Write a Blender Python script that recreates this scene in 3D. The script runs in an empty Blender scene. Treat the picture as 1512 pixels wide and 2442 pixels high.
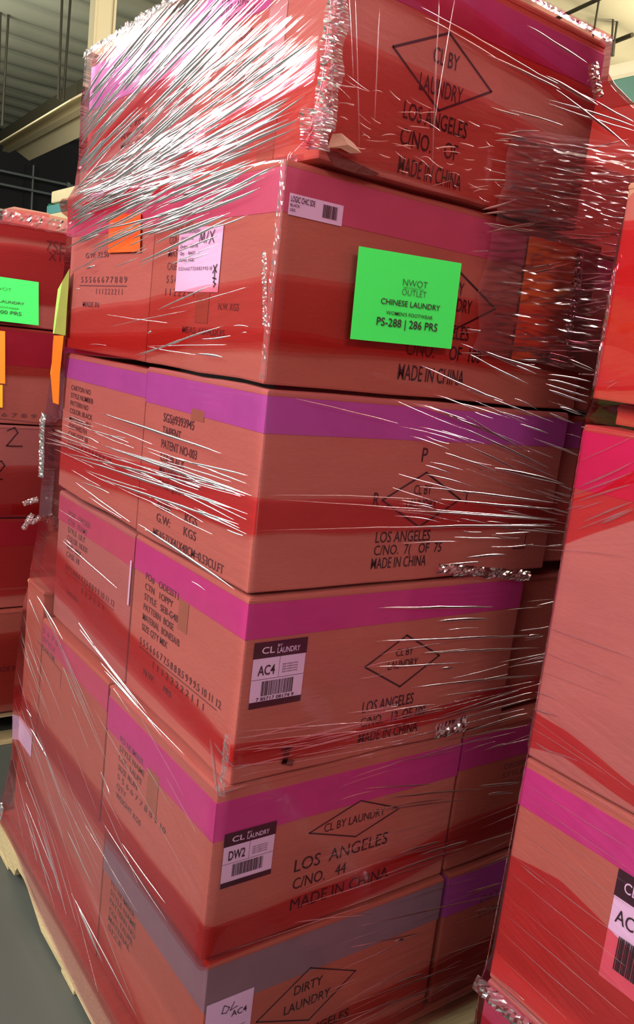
import bpy, bmesh, math, random
from mathutils import Vector, Matrix, noise
random.seed(7)
SC = bpy.context.scene
COL = SC.collection

# ------------------------------------------------------------------ camera
RX = Vector((0.80981, -0.57534, 0.11413)); UY = Vector((0.01555, 0.21567, 0.97634))
FW = RX.cross(UY) * -1
FW.normalize(); UY = (RX.cross(FW)).normalized(); RX = FW.cross(UY).normalized()
CAM = Vector((-0.7286, -1.1633, 1.6019)); FPX = 2022.0
cam = bpy.data.objects.new('camera', bpy.data.cameras.new('camera')); COL.objects.link(cam)
cam.matrix_world = Matrix.Translation(CAM) @ Matrix((RX, UY, -FW)).transposed().to_4x4()
cam.data.sensor_fit = 'VERTICAL'; cam.data.sensor_height = 36.0
cam.data.lens = FPX / 2442 * 36.0
cam.data.clip_start = 0.02
SC.camera = cam

def at(px, py, axis, c):
    """the point of the plane axis = c that the photograph shows at pixel px, py"""
    d = RX * ((px - 756) / FPX) + UY * ((1221 - py) / FPX) + FW
    return CAM + d * ((c - CAM[axis]) / d[axis])

# ------------------------------------------------------------------ light
W = bpy.data.worlds.new('warehouse_air'); SC.world = W; W.use_nodes = True
W.node_tree.nodes['Background'].inputs[0].default_value = (0.80, 0.80, 0.72, 1)
W.node_tree.nodes['Background'].inputs[1].default_value = 0.34
SC.view_settings.view_transform = 'Standard'; SC.view_settings.look = 'None'
SC.view_settings.gamma = 1; SC.view_settings.use_curve_mapping = False
SC.view_settings.exposure = -0.22
SC.cycles.transparent_max_bounces = 32
SC.cycles.max_bounces = 6
SC.cycles.sample_clamp_indirect = 6

def lamp(name, loc, target, sx, sy, power, col=(1, .97, .92)):
    l = bpy.data.lights.new(name, 'AREA'); l.shape = 'RECTANGLE'; l.size = sx; l.size_y = sy
    l.energy = power; l.color = col
    o = bpy.data.objects.new(name, l); COL.objects.link(o); o.location = loc
    o.rotation_euler = (Vector(target) - Vector(loc)).to_track_quat('-Z', 'Y').to_euler()
    return o
lamp('unseen_lamp', (-3.0, 6.6, 4.3), (-1.6, 3.0, 1.0), 2.4, 0.32, 330)
lamp('unseen_lamp', (-4.2, 0.6, 4.3), (0, 0.5, 1.2), 0.6, 2.6, 400)
lamp('unseen_lamp', (-1.6, -4.4, 4.3), (0.2, 0, 1.2), 2.6, 0.5, 120)
lamp('unseen_lamp', (-3.4, -2.3, 3.6), (0.6, 0, 1.0), 1.2, 1.2, 150)  # added soft fill for the dark gap beside the right stack
lamp('unseen_lamp', (3.6, -1.6, 4.6), (0.9, 0, 1.6), 2.4, 0.5, 300)
lamp('unseen_lamp', (4.8, -.3, 4.6), (0.6, 0, 1.0), 2.2, 0.4, 380)  # added lamp, aimed to whiten the film ridges on the right face
lamp('ceiling_fill', (7.0, 2.6, 3.6), (6.5, 4.8, 5.0), 1.6, 0.5, 260, (1, .84, .58))  # added fill that brightens the cream ceiling at the right, not a fixture
lamp('ceiling_fill', (0.6, 8.5, 3.4), (2.2, 10.5, 5.0), 2.0, 1.0, 95, (1, .98, .85))  # added fill that lifts the far left ceiling, not a fixture

# ------------------------------------------------------------------ materials
def mat(name):
    m = bpy.data.materials.new(name); m.use_nodes = True
    nt = m.node_tree; nt.nodes.clear()
    out = nt.nodes.new('ShaderNodeOutputMaterial')
    return m, nt, out
def N(nt, typ, **kw):
    n = nt.nodes.new(typ)
    for k, v in kw.items():
        if k in n.inputs: n.inputs[k].default_value = v
        else: setattr(n, k, v)
    return n
def pmat(name, col, rough=0.6, col2=None, scale=20, stretch=(1, 1, 1), bump=0.0, metal=0.0, detail=4, bscale=None):
    m, nt, out = mat(name)
    b = nt.nodes.new('ShaderNodeBsdfPrincipled'); b.inputs['Roughness'].default_value = rough
    b.inputs['Metallic'].default_value = metal
    nt.links.new(b.outputs[0], out.inputs[0])
    tc = nt.nodes.new('ShaderNodeTexCoord'); mp = nt.nodes.new('ShaderNodeMapping')
    mp.inputs['Scale'].default_value = stretch
    nt.links.new(tc.outputs['Object'], mp.inputs[0])
    nz = N(nt, 'ShaderNodeTexNoise', Scale=scale, Detail=detail)
    nt.links.new(mp.outputs[0], nz.inputs[0])
    c2 = col2 or tuple(c * 0.82 for c in col)
    mx = nt.nodes.new('ShaderNodeMix'); mx.data_type = 'RGBA'
    mx.inputs[6].default_value = (*col, 1); mx.inputs[7].default_value = (*c2, 1)
    nt.links.new(nz.outputs[0], mx.inputs[0]); nt.links.new(mx.outputs[2], b.inputs['Base Color'])
    if bump:
        nb = N(nt, 'ShaderNodeTexNoise', Scale=bscale or scale, Detail=3)
        nt.links.new(mp.outputs[0], nb.inputs[0])
        bp = N(nt, 'ShaderNodeBump', Strength=bump, Distance=0.01)
        nt.links.new(nb.outputs[0], bp.inputs['Height']); nt.links.new(bp.outputs[0], b.inputs['Normal'])
    return m

def film_mat(name, tint, rough, ior=1.5, gain=1.3, base=0.02, bumps=((1.2, 70, .5),), dist=0.004, milk=0.0, glosscol=(1, .93, .95)):
    """clear stretch film: tinted see-through sheet with a wrinkled gloss; bumps = (along, across, strength) in the film's own uv"""
    m, nt, out = mat(name)
    uv = nt.nodes.new('ShaderNodeUVMap'); last = None
    at_ = nt.nodes.new('ShaderNodeAttribute'); at_.attribute_name = 'slack'
    for (sa, sc_, st) in bumps:
        mp = nt.nodes.new('ShaderNodeMapping'); mp.inputs['Scale'].default_value = (sa, sc_, 1)
        nt.links.new(uv.outputs[0], mp.inputs[0])
        nz = N(nt, 'ShaderNodeTexNoise', Scale=1.0, Detail=2.5, Distortion=0.25)
        nt.links.new(mp.outputs[0], nz.inputs[0])
        ml = N(nt, 'ShaderNodeMath', operation='MULTIPLY'); ml.inputs[1].default_value = st
        nt.links.new(at_.outputs['Fac'], ml.inputs[0])
        bp = N(nt, 'ShaderNodeBump', Distance=dist)
        nt.links.new(ml.outputs[0], bp.inputs['Strength'])
        nt.links.new(nz.outputs[0], bp.inputs['Height'])
        if last: nt.links.new(last.outputs[0], bp.inputs['Normal'])
        last = bp
    tr = nt.nodes.new('ShaderNodeBsdfTransparent'); tr.inputs[0].default_value = (*tint, 1)
    gl = N(nt, 'ShaderNodeBsdfGlossy', Roughness=rough); gl.inputs[0].default_value = (*glosscol, 1)
    fr = N(nt, 'ShaderNodeFresnel', IOR=ior)
    ma = N(nt, 'ShaderNodeMath', operation='MULTIPLY_ADD', use_clamp=True)
    ma.inputs[1].default_value = gain; ma.inputs[2].default_value = base
    nt.links.new(fr.outputs[0], ma.inputs[0])
    if last:
        nt.links.new(last.outputs[0], gl.inputs['Normal']); nt.links.new(last.outputs[0], fr.inputs['Normal'])
    ms = nt.nodes.new('ShaderNodeMixShader')
    nt.links.new(ma.outputs[0], ms.inputs[0]); nt.links.new(gl.outputs[0], ms.inputs[2])
    if milk:
        df = nt.nodes.new('ShaderNodeBsdfDiffuse'); df.inputs[0].default_value = (.9, .72, .74, 1)
        m2 = nt.nodes.new('ShaderNodeMixShader'); m2.inputs[0].default_value = milk
        nt.links.new(tr.outputs[0], m2.inputs[1]); nt.links.new(df.outputs[0], m2.inputs[2])
        nt.links.new(m2.outputs[0], ms.inputs[1])
    else:
        nt.links.new(tr.outputs[0], ms.inputs[1])
    nt.links.new(ms.outputs[0], out.inputs[0])
    return m

def card(name, col):
    return pmat(name, col, 0.75, tuple(c * .84 for c in col), 5, (1, 1, 2.5), 0.10, bscale=60)
M = {}
M['card'] = card('kraft_cardboard', (.50, .20, .115))
M['card2'] = card('pale_kraft_cardboard', (.46, .20, .135))
M['card3'] = card('brown_kraft_cardboard', (.46, .165, .085))
M['core'] = pmat('dark_torn_cardboard', (.10, .04, .025), .9, (.2, .09, .05), 90, bump=.6)
M['ink'] = pmat('black_print', (.035, .02, .02), .7)
M['soft'] = pmat('faded_brown_print', (.11, .05, .04), .8)
M['faint'] = pmat('worn_grey_print', (.20, .11, .085), .8)
M['white'] = pmat('label_paper', (.80, .78, .86), .45, (.76, .74, .82))
M['wine'] = pmat('dark_label_ink', (.05, .022, .03), .4)
M['purple'] = pmat('purple_tape', (.46, .115, .40), .35)
M['magenta'] = pmat('magenta_tape', (.56, .07, .26), .35)
M['pink'] = pmat('rose_tape', (.55, .11, .17), .35)
M['grey'] = pmat('grey_tape', (.27, .23, .22), .4)
M['brown'] = pmat('brown_packing_tape', (.38, .19, .09), .3)
M['green'] = pmat('neon_green_paper', (.045, .83, .10), .55, (.04, .78, .12), 60)
M['orange'] = pmat('orange_paper', (.95, .25, .01), .55, (.9, .22, .01), 30)
M['yellow'] = pmat('yellow_orange_paper', (.98, .42, .01), .55)
M['lime'] = pmat('folded_green_paper', (.42, .68, .10), .55)
M['wood'] = pmat('pallet_pine', (.60, .47, .25), .8, (.42, .31, .15), 14, (1, 8, 8), .35)
M['floor'] = pmat('sealed_concrete', (.075, .082, .070), .45, (.060, .066, .058), 2.2, bump=.04, bscale=30)
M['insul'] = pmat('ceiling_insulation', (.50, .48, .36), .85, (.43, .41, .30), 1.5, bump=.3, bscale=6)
M['insuldim'] = pmat('dim_ceiling_insulation', (.28, .29, .22), .85, (.21, .22, .17), 1.2, bump=.3, bscale=5)  # same insulation, with the dimmer light at the left put into its colour
M['dark'] = pmat('unlit_wall', (.012, .013, .015), .9)  # near-black colour stands in for the missing light on the far wall
M['steel'] = pmat('grey_pipe', (.17, .20, .20), .5)
M['black'] = pmat('black_rod', (.03, .025, .012), .6)
M['cream'] = pmat('cream_enamel', (.78, .67, .42), .5, (.72, .61, .38), 2)
M['rackgreen'] = pmat('green_rack_beam', (.03, .16, .085), .4, (.025, .13, .075), 3)
M['teal'] = pmat('teal_plastic', (.12, .36, .36), .4)
M['film'] = film_mat('pink_stretch_film', (.97, .74, .87), .055, gain=.62, base=.0, bumps=((2.2, 75, .5), (9, 40, .2)), dist=.004)
M['band'] = film_mat('red_overlapped_film', (.99, .63, .63), .12, gain=.5, base=0, bumps=((1.5, 60, .5),), dist=.004)
M['bandhard'] = film_mat('deep_red_overlapped_film', (.985, .45, .45), .12, gain=.5, base=0, bumps=((1.5, 60, .5),), dist=.004, milk=.02)
M['fold'] = film_mat('film_fold', (.95, .74, .82), .2, gain=1.1, base=.06, bumps=(), milk=.05)
M['crumple'] = film_mat('crumpled_film', (.95, .72, .80), .16, gain=1.0, base=.06, bumps=(), milk=.06)

# ------------------------------------------------------------------ helpers
def link(name, me, parent=None, **kw):
    o = bpy.data.objects.new(name, me); COL.objects.link(o)
    if parent: o.parent = parent
    for k, v in kw.items(): o[k] = v
    return o
def from_bm(name, bm, m, parent=None, smooth=False, **kw):
    me = bpy.data.meshes.new(name); bm.to_mesh(me); bm.free()
    me.materials.append(M[m] if isinstance(m, str) else m)
    if smooth:
        for p in me.polygons: p.use_smooth = True
    return link(name, me, parent, **kw)
def empty(name, loc, **kw):
    o = bpy.data.objects.new(name, None); COL.objects.link(o); o.location = loc; o.empty_display_size = .1
    for k, v in kw.items(): o[k] = v
    return o
def local(o, P):
    return Vector(P) - o.location
def add_box(bm, a, b, bev=0.0):
    r = bmesh.ops.create_cube(bm, size=1.0)
    vs = r['verts']
    a = Vector(a); b = Vector(b); c = (a + b) / 2; s = b - a
    for v in vs: v.co = Vector((c.x + v.co.x * s.x, c.y + v.co.y * s.y, c.z + v.co.z * s.z))
    if bev:
        es = list({e for v in vs for e in v.link_edges})
        bmesh.ops.bevel(bm, geom=es, offset=bev, segments=2, affect='EDGES', profile=.6)
def add_tube(bm, p, q, r, n=8):
    p = Vector(p); q = Vector(q); d = (q - p); L = d.length
    res = bmesh.ops.create_cone(bm, cap_ends=True, segments=n, radius1=r, radius2=r, depth=L)
    R = d.to_track_quat('Z', 'Y').to_matrix().to_4x4(); T = Matrix.Translation((p + q) / 2) @ R
    for v in res['verts']: v.co = T @ v.co
def add_quad(bm, pts, off):
    """a thin flat slab: pts in order, thickness along off"""
    off = Vector(off)
    a = [bm.verts.new(Vector(p)) for p in pts]; b = [bm.verts.new(Vector(p) + off) for p in pts]
    bm.faces.new(a); bm.faces.new(b[::-1]); n = len(pts)
    for i in range(n): bm.faces.new((a[i], b[i], b[(i + 1) % n], a[(i + 1) % n]))

# face frames: R = face looking to -Y (text runs along +X); L = face looking to -X (text runs along -Y)
def F(face, u, z, plane, off=0.0):
    return Vector((u, plane - off, z)) if face == 'R' else Vector((plane - off, u, z))
def NRM(face): return Vector((0, -1, 0)) if face == 'R' else Vector((-1, 0, 0))

_tc = {}
def text_mesh(s, shear=0.0, bold=0.0):
    k = (s, shear, bold)
    if k in _tc: return _tc[k]
    c = bpy.data.curves.new('t', 'FONT'); c.body = s; c.size = 1; c.shear = shear; c.offset = bold; c.resolution_u = 3
    o = bpy.data.objects.new('t', c); COL.objects.link(o)
    dg = bpy.context.evaluated_depsgraph_get(); dg.update()
    me = bpy.data.meshes.new_from_object(o.evaluated_get(dg))
    V = [v.co.copy() for v in me.vertices]; P = [tuple(p.vertices) for p in me.polygons]
    bpy.data.objects.remove(o); bpy.data.curves.remove(c); bpy.data.meshes.remove(me)
    _tc[k] = (V, P)
    return V, P
def put_text(bm, s, o, face, plane, u0, z0, width, height, off=.0012, drop=0.0, bold=.004, cap=.70, shear=0.0):
    """lettering whose ink box starts at (u0, z0) (lower left as read), width wide and height tall; drop = rise of the baseline over the width"""
    V, P = text_mesh(s, shear, bold)
    if not V: return
    x0 = min(v.x for v in V); x1 = max(v.x for v in V)
    y0 = 0.0; y1 = cap
    sg = 1 if face == 'R' else -1
    nv = []
    for v in V:
        a = (v.x - x0) / (x1 - x0 + 1e-9); b = (v.y - y0) / (y1 - y0)
        nv.append(bm.verts.new(local(o, F(face, u0 + sg * a * width, z0 + b * height + drop * a, plane, off))))
    for p in P:
        try: bm.faces.new([nv[i] for i in p])
        except ValueError: pass
def put_line(bm, o, face, plane, pts, w, off=.0011, closed=False):
    n = len(pts)
    for i in range(n if closed else n - 1):
        a = Vector(pts[i]); b = Vector(pts[(i + 1) % n]); d = (b - a)
        if d.length < 1e-6: continue
        d.normalize(); e = Vector((-d.y, d.x)) * w / 2; x = d * w * .4
        q = [a - e - x, b - e + x, b + e + x, a + e - x]
        vs = [bm.verts.new(local(o, F(face, t.x, t.y, plane, off))) for t in q]
        bm.faces.new(vs)
def put_rect(bm, o, face, plane, u0, u1, z0, z1, off=.001):
    vs = [bm.verts.new(local(o, F(face, u, z, plane, off))) for u, z in ((u0, z0), (u1, z0), (u1, z1), (u0, z1))]
    bm.faces.new(vs)

# ------------------------------------------------------------------ setting
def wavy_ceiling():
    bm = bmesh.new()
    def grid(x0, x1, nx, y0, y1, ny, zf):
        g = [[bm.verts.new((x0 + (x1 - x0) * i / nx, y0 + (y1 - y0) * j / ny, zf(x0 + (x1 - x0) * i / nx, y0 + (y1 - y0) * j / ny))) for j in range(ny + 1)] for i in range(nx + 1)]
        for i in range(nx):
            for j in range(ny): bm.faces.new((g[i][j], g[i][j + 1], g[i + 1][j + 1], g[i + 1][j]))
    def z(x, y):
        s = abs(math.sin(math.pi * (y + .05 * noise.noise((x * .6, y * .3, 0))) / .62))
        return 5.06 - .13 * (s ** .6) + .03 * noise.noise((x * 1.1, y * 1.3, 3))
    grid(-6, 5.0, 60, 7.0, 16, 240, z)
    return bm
from_bm('ceiling', wavy_ceiling(), 'insuldim', smooth=True, kind='structure')
bm = bmesh.new()
g = [[bm.verts.new((-6 + 16 * i / 80, -6 + 13 * j / 65, 5.05 - .10 * abs(math.sin(math.pi * (-6 + 13 * j / 65 + .4) / 1.3)) ** .7 + .02 * noise.noise((i * .3, j * .3, 1)))) for j in range(66)] for i in range(81)]
for i in range(80):
    for j in range(65): bm.faces.new((g[i][j], g[i][j + 1], g[i + 1][j + 1], g[i + 1][j]))
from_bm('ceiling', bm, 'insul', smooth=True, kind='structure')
bm = bmesh.new(); add_box(bm, (-8, -8, -.05), (12, 18, 0)); from_bm('floor', bm, 'floor', kind='structure')
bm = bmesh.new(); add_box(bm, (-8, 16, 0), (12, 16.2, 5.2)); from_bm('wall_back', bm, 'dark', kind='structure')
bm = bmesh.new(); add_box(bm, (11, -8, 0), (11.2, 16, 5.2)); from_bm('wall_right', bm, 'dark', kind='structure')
c = at(245, 40, 1, 7.15)
bm = bmesh.new(); add_box(bm, (c.x - .08, 7.10, 0), (c.x + .08, 7.2, 4.93), .01)
add_box(bm, (c.x - .10, 7.08, 0), (c.x - .08, 7.22, 4.93)); add_box(bm, (c.x + .08, 7.08, 0), (c.x + .10, 7.22, 4.93))
from_bm('support_column', bm, 'cream', label='cream steel column rising to the ceiling behind the wrapped stack', category='column')

# pipes before the dark back wall
for i, (z_) in enumerate((4.17, 3.94)):
    bm = bmesh.new(); add_tube(bm, (-2, 15.6, z_), (9, 15.6, z_), .022)
    for x in (3.0, 4.98, 7.0): add_box(bm, (x - .03, 15.56, z_ - .04), (x + .03, 15.64, z_ + .04))
    from_bm('pipe', bm, 'steel', label=('upper' if i == 0 else 'lower') + ' of two thin grey pipes crossing the dark far wall', category='pipe')
bm = bmesh.new(); p = at(80, 395, 1, 15.7); add_tube(bm, (p.x, 15.7, 0), (p.x, 15.7, 4.4), .018)
from_bm('conduit', bm, 'steel', label='thin upright conduit crossing the two grey pipes on the dark far wall', category='conduit')
# pairs of hanging rods
def rods(px, y0, y1, Y, lab):
    a = at(px, y0, 1, Y); b = at(px - 8, y1, 1, Y)
    o = empty('hanging_rod', (a.x, Y, b.z), label=lab, category='hanger rod')
    for k in (-.045, .045):
        bm = bmesh.new(); add_tube(bm, local(o, (a.x + k, Y, 5.0)), local(o, (a.x + k * .6, Y, b.z)), .014)
        from_bm('rod', bm, 'black', o)
    return o
rods(12, 0, 300, 9.6, 'pair of dark rods hanging by the far end of the cream lamp housing')
rods(158, 0, 240, 8.5, 'pair of dark rods holding the cream lamp housing close to the wrapped stack')

# unlit strip lamp housing hanging far behind
A = at(14, 366, 2, 3.9); B = at(183, 275, 2, 3.9)
d = (B - A); d.z = 0
B2 = A + d * 1.3
o = empty('strip_lamp_housing', A, label='long cream strip lamp housing hanging unlit before the dark far wall', category='ceiling light')
dn = d.normalized(); sd = Vector((dn.y, -dn.x, 0))
L_ = (B2 - A).length
def extr(prof, name, m):
    bm = bmesh.new(); r0 = []; r1 = []
    for (s, z) in prof: r0.append(bm.verts.new(sd * s + Vector((0, 0, z)))); r1.append(bm.verts.new(sd * s + Vector((0, 0, z)) + dn * L_))
    n = len(prof)
    for i in range(n): bm.faces.new((r0[i], r1[i], r1[(i + 1) % n], r0[(i + 1) % n]))
    bm.faces.new(r0); bm.faces.new(r1[::-1])
    from_bm(name, bm, m, o)
extr([(-.34, -.02), (-.33, -.03), (-.08, .10), (.08, .10), (.36, -.10), (.37, -.09), (.09, .13), (-.09, .13)], 'reflector', 'cream')
extr([(-.10, .135), (.10, .135), (.10, .28), (-.10, .28)], 'ballast_cover', 'black')
extr([(-.05, .02), (.05, .02), (.04, .098), (-.04, .098)], 'lamp_tray', 'cream')

# sprinkler lines and hangers under the ceiling at the right
def line5(a, b, r, nm, lab, cat, z=4.86, up=False):
    P = at(*a, 2, z); Q = at(*b, 2, z); e = (Q - P)
    bm = bmesh.new(); add_tube(bm, P, Q + (e if up else Vector()), r); from_bm(nm, bm, 'black', label=lab, category=cat)
line5((1290, 62), (1440, -8), .018, 'sprinkler_pipe', 'black pipe under the cream ceiling nearest the top edge of the stack', 'pipe', up=False)
line5((1425, 115), (1508, 83), .022, 'sprinkler_pipe', 'black pipe on the cream ceiling with a sprinkler hanging from it', 'pipe')
P = at(1411, 108, 2, 4.5); bm = bmesh.new(); Q = at(1430, 0, 1, P.y); add_tube(bm, P, (P.x, P.y, 5.0), .009)
from_bm('hanging_wire', bm, 'black', label='thin black wire dropping from the cream ceiling beside the stack corner', category='wire')
o = empty('sprinkler', at(1463, 100, 2, 4.8), label='black sprinkler head hanging on two rods under the cream ceiling', category='sprinkler')
for k, (a, b) in enumerate((((1459, 62), (1459, 100)), ((1469, 68), (1465, 100)), ((1463, 100), (1460, 134)))):
    bm = bmesh.new(); Y = o.location.y
    pa = at(*a, 1, Y); pa = pa if k == 2 else Vector((pa.x, pa.y, 5.0)); add_tube(bm, local(o, pa), local(o, at(*b, 1, Y)), .010 if k < 2 else .02); from_bm('rod' if k < 2 else 'head', bm, 'black', o)

# rack beam running behind everything at x = 2.6
o = empty('pallet_rack', (2.6, 5.0, 0), label='tall pallet rack with a green and teal beam behind the stacks', category='rack')
def rbox(nm, a, b, m, bev=.004, par=None):
    bm = bmesh.new(); add_box(bm, local(par, a) if par else a, local(par, b) if par else b, bev); return from_bm(nm, bm, m, par)
rbox('beam', (2.6, -.5, 2.825), (2.66, 4.0, 2.945), 'rackgreen', .004, o)
rbox('beam', (2.6, 4.0, 2.825), (2.66, 9.3, 2.92), 'teal', .004, o)
rbox('upright', (2.62, 3.96, 0), (2.70, 4.04, 4.2), 'rackgreen', .004, o)
rbox('upright', (2.62, 9.25, 0), (2.70, 9.33, 2.95), 'rackgreen', .004, o)
rbox('deck', (2.66, -.5, 2.88), (3.7, 9.3, 2.94), 'cream', .004, o)
for (y0, y1, z0, z1, lab) in ((.2, 1.72, 2.6, 2.82, 'cream wrapped slab lying under the green rack beam'),
                              (7.6, 9.25, 2.3, 2.82, 'cream wrapped slab under the teal rack beam above the far stack'),):
    bm = bmesh.new(); add_box(bm, (2.58, y0, z0), (3.5, y1, z1), .02); from_bm('wrapped_slab', bm, 'cream', smooth=False, label=lab, category='slab')
for (y0, y1, z1, lab) in ((.3, 1.75, 3.02, 'cream slab lying on the green rack beam'), (7.4, 9.2, 3.08, 'cream slab lying on the teal rack beam')):
    bm = bmesh.new(); add_box(bm, (2.61, y0, 2.945), (3.5, y1, z1), .02); from_bm('wrapped_slab', bm, 'cream', label=lab, category='slab')

# ------------------------------------------------------------------ boxes
def carton(a, b, label, m='card', tape=None, tape_z=(.072, .014), pack=None, group=None, flap=True, nm='cardboard_box'):
    a = Vector(a); b = Vector(b)
    o = empty(nm, ((a.x + b.x) / 2, (a.y + b.y) / 2, a.z), label=label, category='box')
    if group: o['group'] = group
    o['pl_R'] = a.y; o['pl_L'] = a.x
    bm = bmesh.new(); h = b.z - a.z
    add_box(bm, local(o, a), local(o, b), .004)
    bmesh.ops.subdivide_edges(bm, edges=[e for e in bm.edges if e.calc_length() > .1], cuts=5, use_grid_fill=True)
    for v in bm.verts:      # edges of a used carton are never quite straight
        w = v.co + o.location
        zz = min(abs(v.co.z), abs(v.co.z - h))
        if zz < .03: v.co.z += .004 * noise.noise(w * 7)
    from_bm('carton_body', bm, m, o)
    if flap:   # lip of the closed top flaps
        bm = bmesh.new()
        add_box(bm, local(o, (a.x - .0012, a.y - .0012, b.z - .011)), local(o, (b.x, b.y, b.z - .004)), .0015)
        from_bm('top_flap', bm, m, o)
    if tape:
        bm = bmesh.new()
        add_box(bm, local(o, (a.x - .0007, a.y - .0007, b.z - tape_z[0])), local(o, (b.x + .0007, b.y + .0007, b.z - tape_z[1])), .0006)
        from_bm('security_tape', bm, tape, o, label=tape + ' tape')
    if pack:   # centre packing tape over the top edge of the small end
        for (face, u, w, z0, z1) in pack:
            bm = bmesh.new(); pl = a.y if face == 'R' else a.x
            put_rect(bm, o, face, pl, u - w / 2, u + w / 2, z0, z1, .0009)
            from_bm('packing_tape', bm, 'brown', o, label='strip of brown packing tape')
    return o
def ink(o, face, plane, items, m='ink', name='lettering'):
    if face == 'L' and m == 'ink': m = 'soft'
    bm = bmesh.new()
    for it in items:
        if it[0] == 't': put_text(bm, it[1], o, face, plane, *it[2:6], **(it[6] if len(it) > 6 else {}))
        if it[0] == 'l': put_line(bm, o, face, plane, it[1], it[2], closed=it[3] if len(it) > 3 else False)
        if it[0] == 'r': put_rect(bm, o, face, plane, *it[1:5])
    return from_bm(name, bm, m, o)

def diamond(cx, cz, w, h, sk=0): return [(cx + sk, cz + h / 2), (cx + w / 2, cz + sk), (cx - sk, cz - h / 2), (cx - w / 2, cz - sk)]
# --- main stack, layer by layer (z of the seams)
Z = [.14, .49, .84, 1.19, 1.54, 1.89, 2.24]
G = 'shoe cartons of the main stack'
# layer 6 (top)
x6, y6 = .045, -.02
b6 = carton((x6, y6, 1.893), (.67, .43, 2.237), 'kraft carton topmost at the front corner of the middle stack, diamond print on its side', 'card', 'purple', (.085, .02), pack=[('L', .14, .055, 1.893 + .01, 2.225)])
b6b = carton((x6 + .004, .436, 1.893), (.67, .998, 2.232), 'kraft carton in the glare at the top far corner of the middle stack', 'card2', 'purple', (.12, .02))
b6c = carton((.74, .10, 1.893), (1.12, .8, 2.07), 'low kraft carton behind crinkled film right of the topmost carton', 'card3', flap=False)
ink(b6, 'R', y6, [('l', [(.276, 2.139), (.389, 2.078), (.275, 2.019), (.163, 2.086)], .0035, True),
    ('t', 'CL BY', .248, 2.088, .058, .024), ('t', 'LAUNDRY', .226, 2.040, .098, .026),
    ('t', 'LOS ANGELES', .200, 1.990, .145, .026), ('t', 'C/NO.    OF', .200, 1.950, .130, .026), ('t', 'MADE IN CHINA', .203, 1.905, .145, .028)])
ink(b6, 'L', x6, [('t', s, .34, 2.195 - i * .019, w, .012) for i, (s, w) in enumerate((('ORDER NO: 38114', .12), ('STYLE: LAUNCH', .11), ('PATENT NO-003', .12), ('COL: NUDE', .08), ('MATERIAL: SUEDE', .12), ('CASE QTY: 18', .09)))] +
    [('t', '5 5 5 6 6 5 7 7 5 8 8 5 9 9 5 10 11', .36, 2.055, .24, .017), ('l', [(.35, 2.047), (.11, 2.052)], .0025)])
ink(b6b, 'L', x6 + .004, [('t', s, .78, 2.04 - i * .02, .12, .012) for i, s in enumerate(('G.W: KGS', 'N.W: KGS', 'MEAS: CM'))], 'faint')
# torn corner between layers 6 and 5
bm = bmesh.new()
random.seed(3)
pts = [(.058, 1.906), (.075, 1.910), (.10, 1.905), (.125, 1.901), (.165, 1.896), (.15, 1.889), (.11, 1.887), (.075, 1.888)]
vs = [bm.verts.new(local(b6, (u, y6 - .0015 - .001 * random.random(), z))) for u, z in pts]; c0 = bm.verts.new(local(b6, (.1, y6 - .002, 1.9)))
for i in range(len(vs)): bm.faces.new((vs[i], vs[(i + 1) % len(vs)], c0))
from_bm('torn_hole_patch', bm, 'core', b6, label='dark patch in place of the shaded torn hole')  # flat dark patch paints the shade inside the torn hole
bm = bmesh.new(); pf = [(.052, 1.909), (.058, 1.93), (.072, 1.934), (.10, 1.926), (.115, 1.915), (.095, 1.910), (.075, 1.913)]
vs = [bm.verts.new(local(b6, (u, y6 - .010 - .006 * random.random(), z))) for u, z in pf]; c0 = bm.verts.new(local(b6, (.085, y6 - .018, 1.92)))
for i in range(len(vs)): bm.faces.new((vs[i], vs[(i + 1) % len(vs)], c0))
from_bm('torn_flap', bm, 'card2', b6, label='bent up torn scrap')

# layer 5
b5 = carton((0, 0, 1.543), (.785, .455, 1.886), 'kraft carton behind the neon green sheet, second layer from the top', 'card3', 'pink', (.078, .006), pack=[('L', .23, .05, 1.63, 1.72)])
b5b = carton((.002, .461, 1.543), (.78, .935, 1.886), 'kraft carton with the small orange sheet, second layer from the top', 'card', 'pink', (.08, .01))
b5c = carton((.795, .03, 1.543), (1.12, .93, 1.88), 'kraft carton behind crinkled film at the right end of the second layer', 'card3', 'magenta')
ink(b5, 'R', 0, [('l', diamond(.385, 1.722, .23, .115), .0035, True), ('t', 'LAUNDRY', .345, 1.705, .092, .024), ('t', 'CL BY', .36, 1.735, .05, .022),
                 ('t', 'LOS ANGELES', .29, 1.655, .15, .026), ('t', 'C/NO.     OF  100', .29, 1.617, .19, .026), ('t', 'MADE IN CHINA', .278, 1.572, .165, .028)])
ink(b5, 'L', 0, [('t', s, .385, 1.82 - i * .024, w, .014) for i, (s, w) in enumerate((('ORDER 55121', .10), ('PATENT NO', .09), ('COL: BLACK', .10), ('MATERIAL', .09), ('CASE QTY', .08), ('5 5 6 6 7 7 8', .12), ('1 1 2 2 2 1 1', .12)))] +
    [('t', 'N.W. KGS', .17, 1.655, .07, .012), ('t', 'MEAS: 66X43X35', .30, 1.61, .16, .012)], 'faint')
ink(b5b, 'L', .002, [('t', 'G.W: 22.50', .83, 1.755, .14, .012), ('t', '5 5 5 6 6 6 7 7 8 8 9', .85, 1.70, .27, .013), ('l', [(.86, 1.693), (.58, 1.693)], .002), ('t', '1 1 1 2 2 2 2 1 1', .75, 1.675, .15, .012),
                     ('t', 'MADE IN', .83, 1.645, .10, .012)], 'faint')
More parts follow.
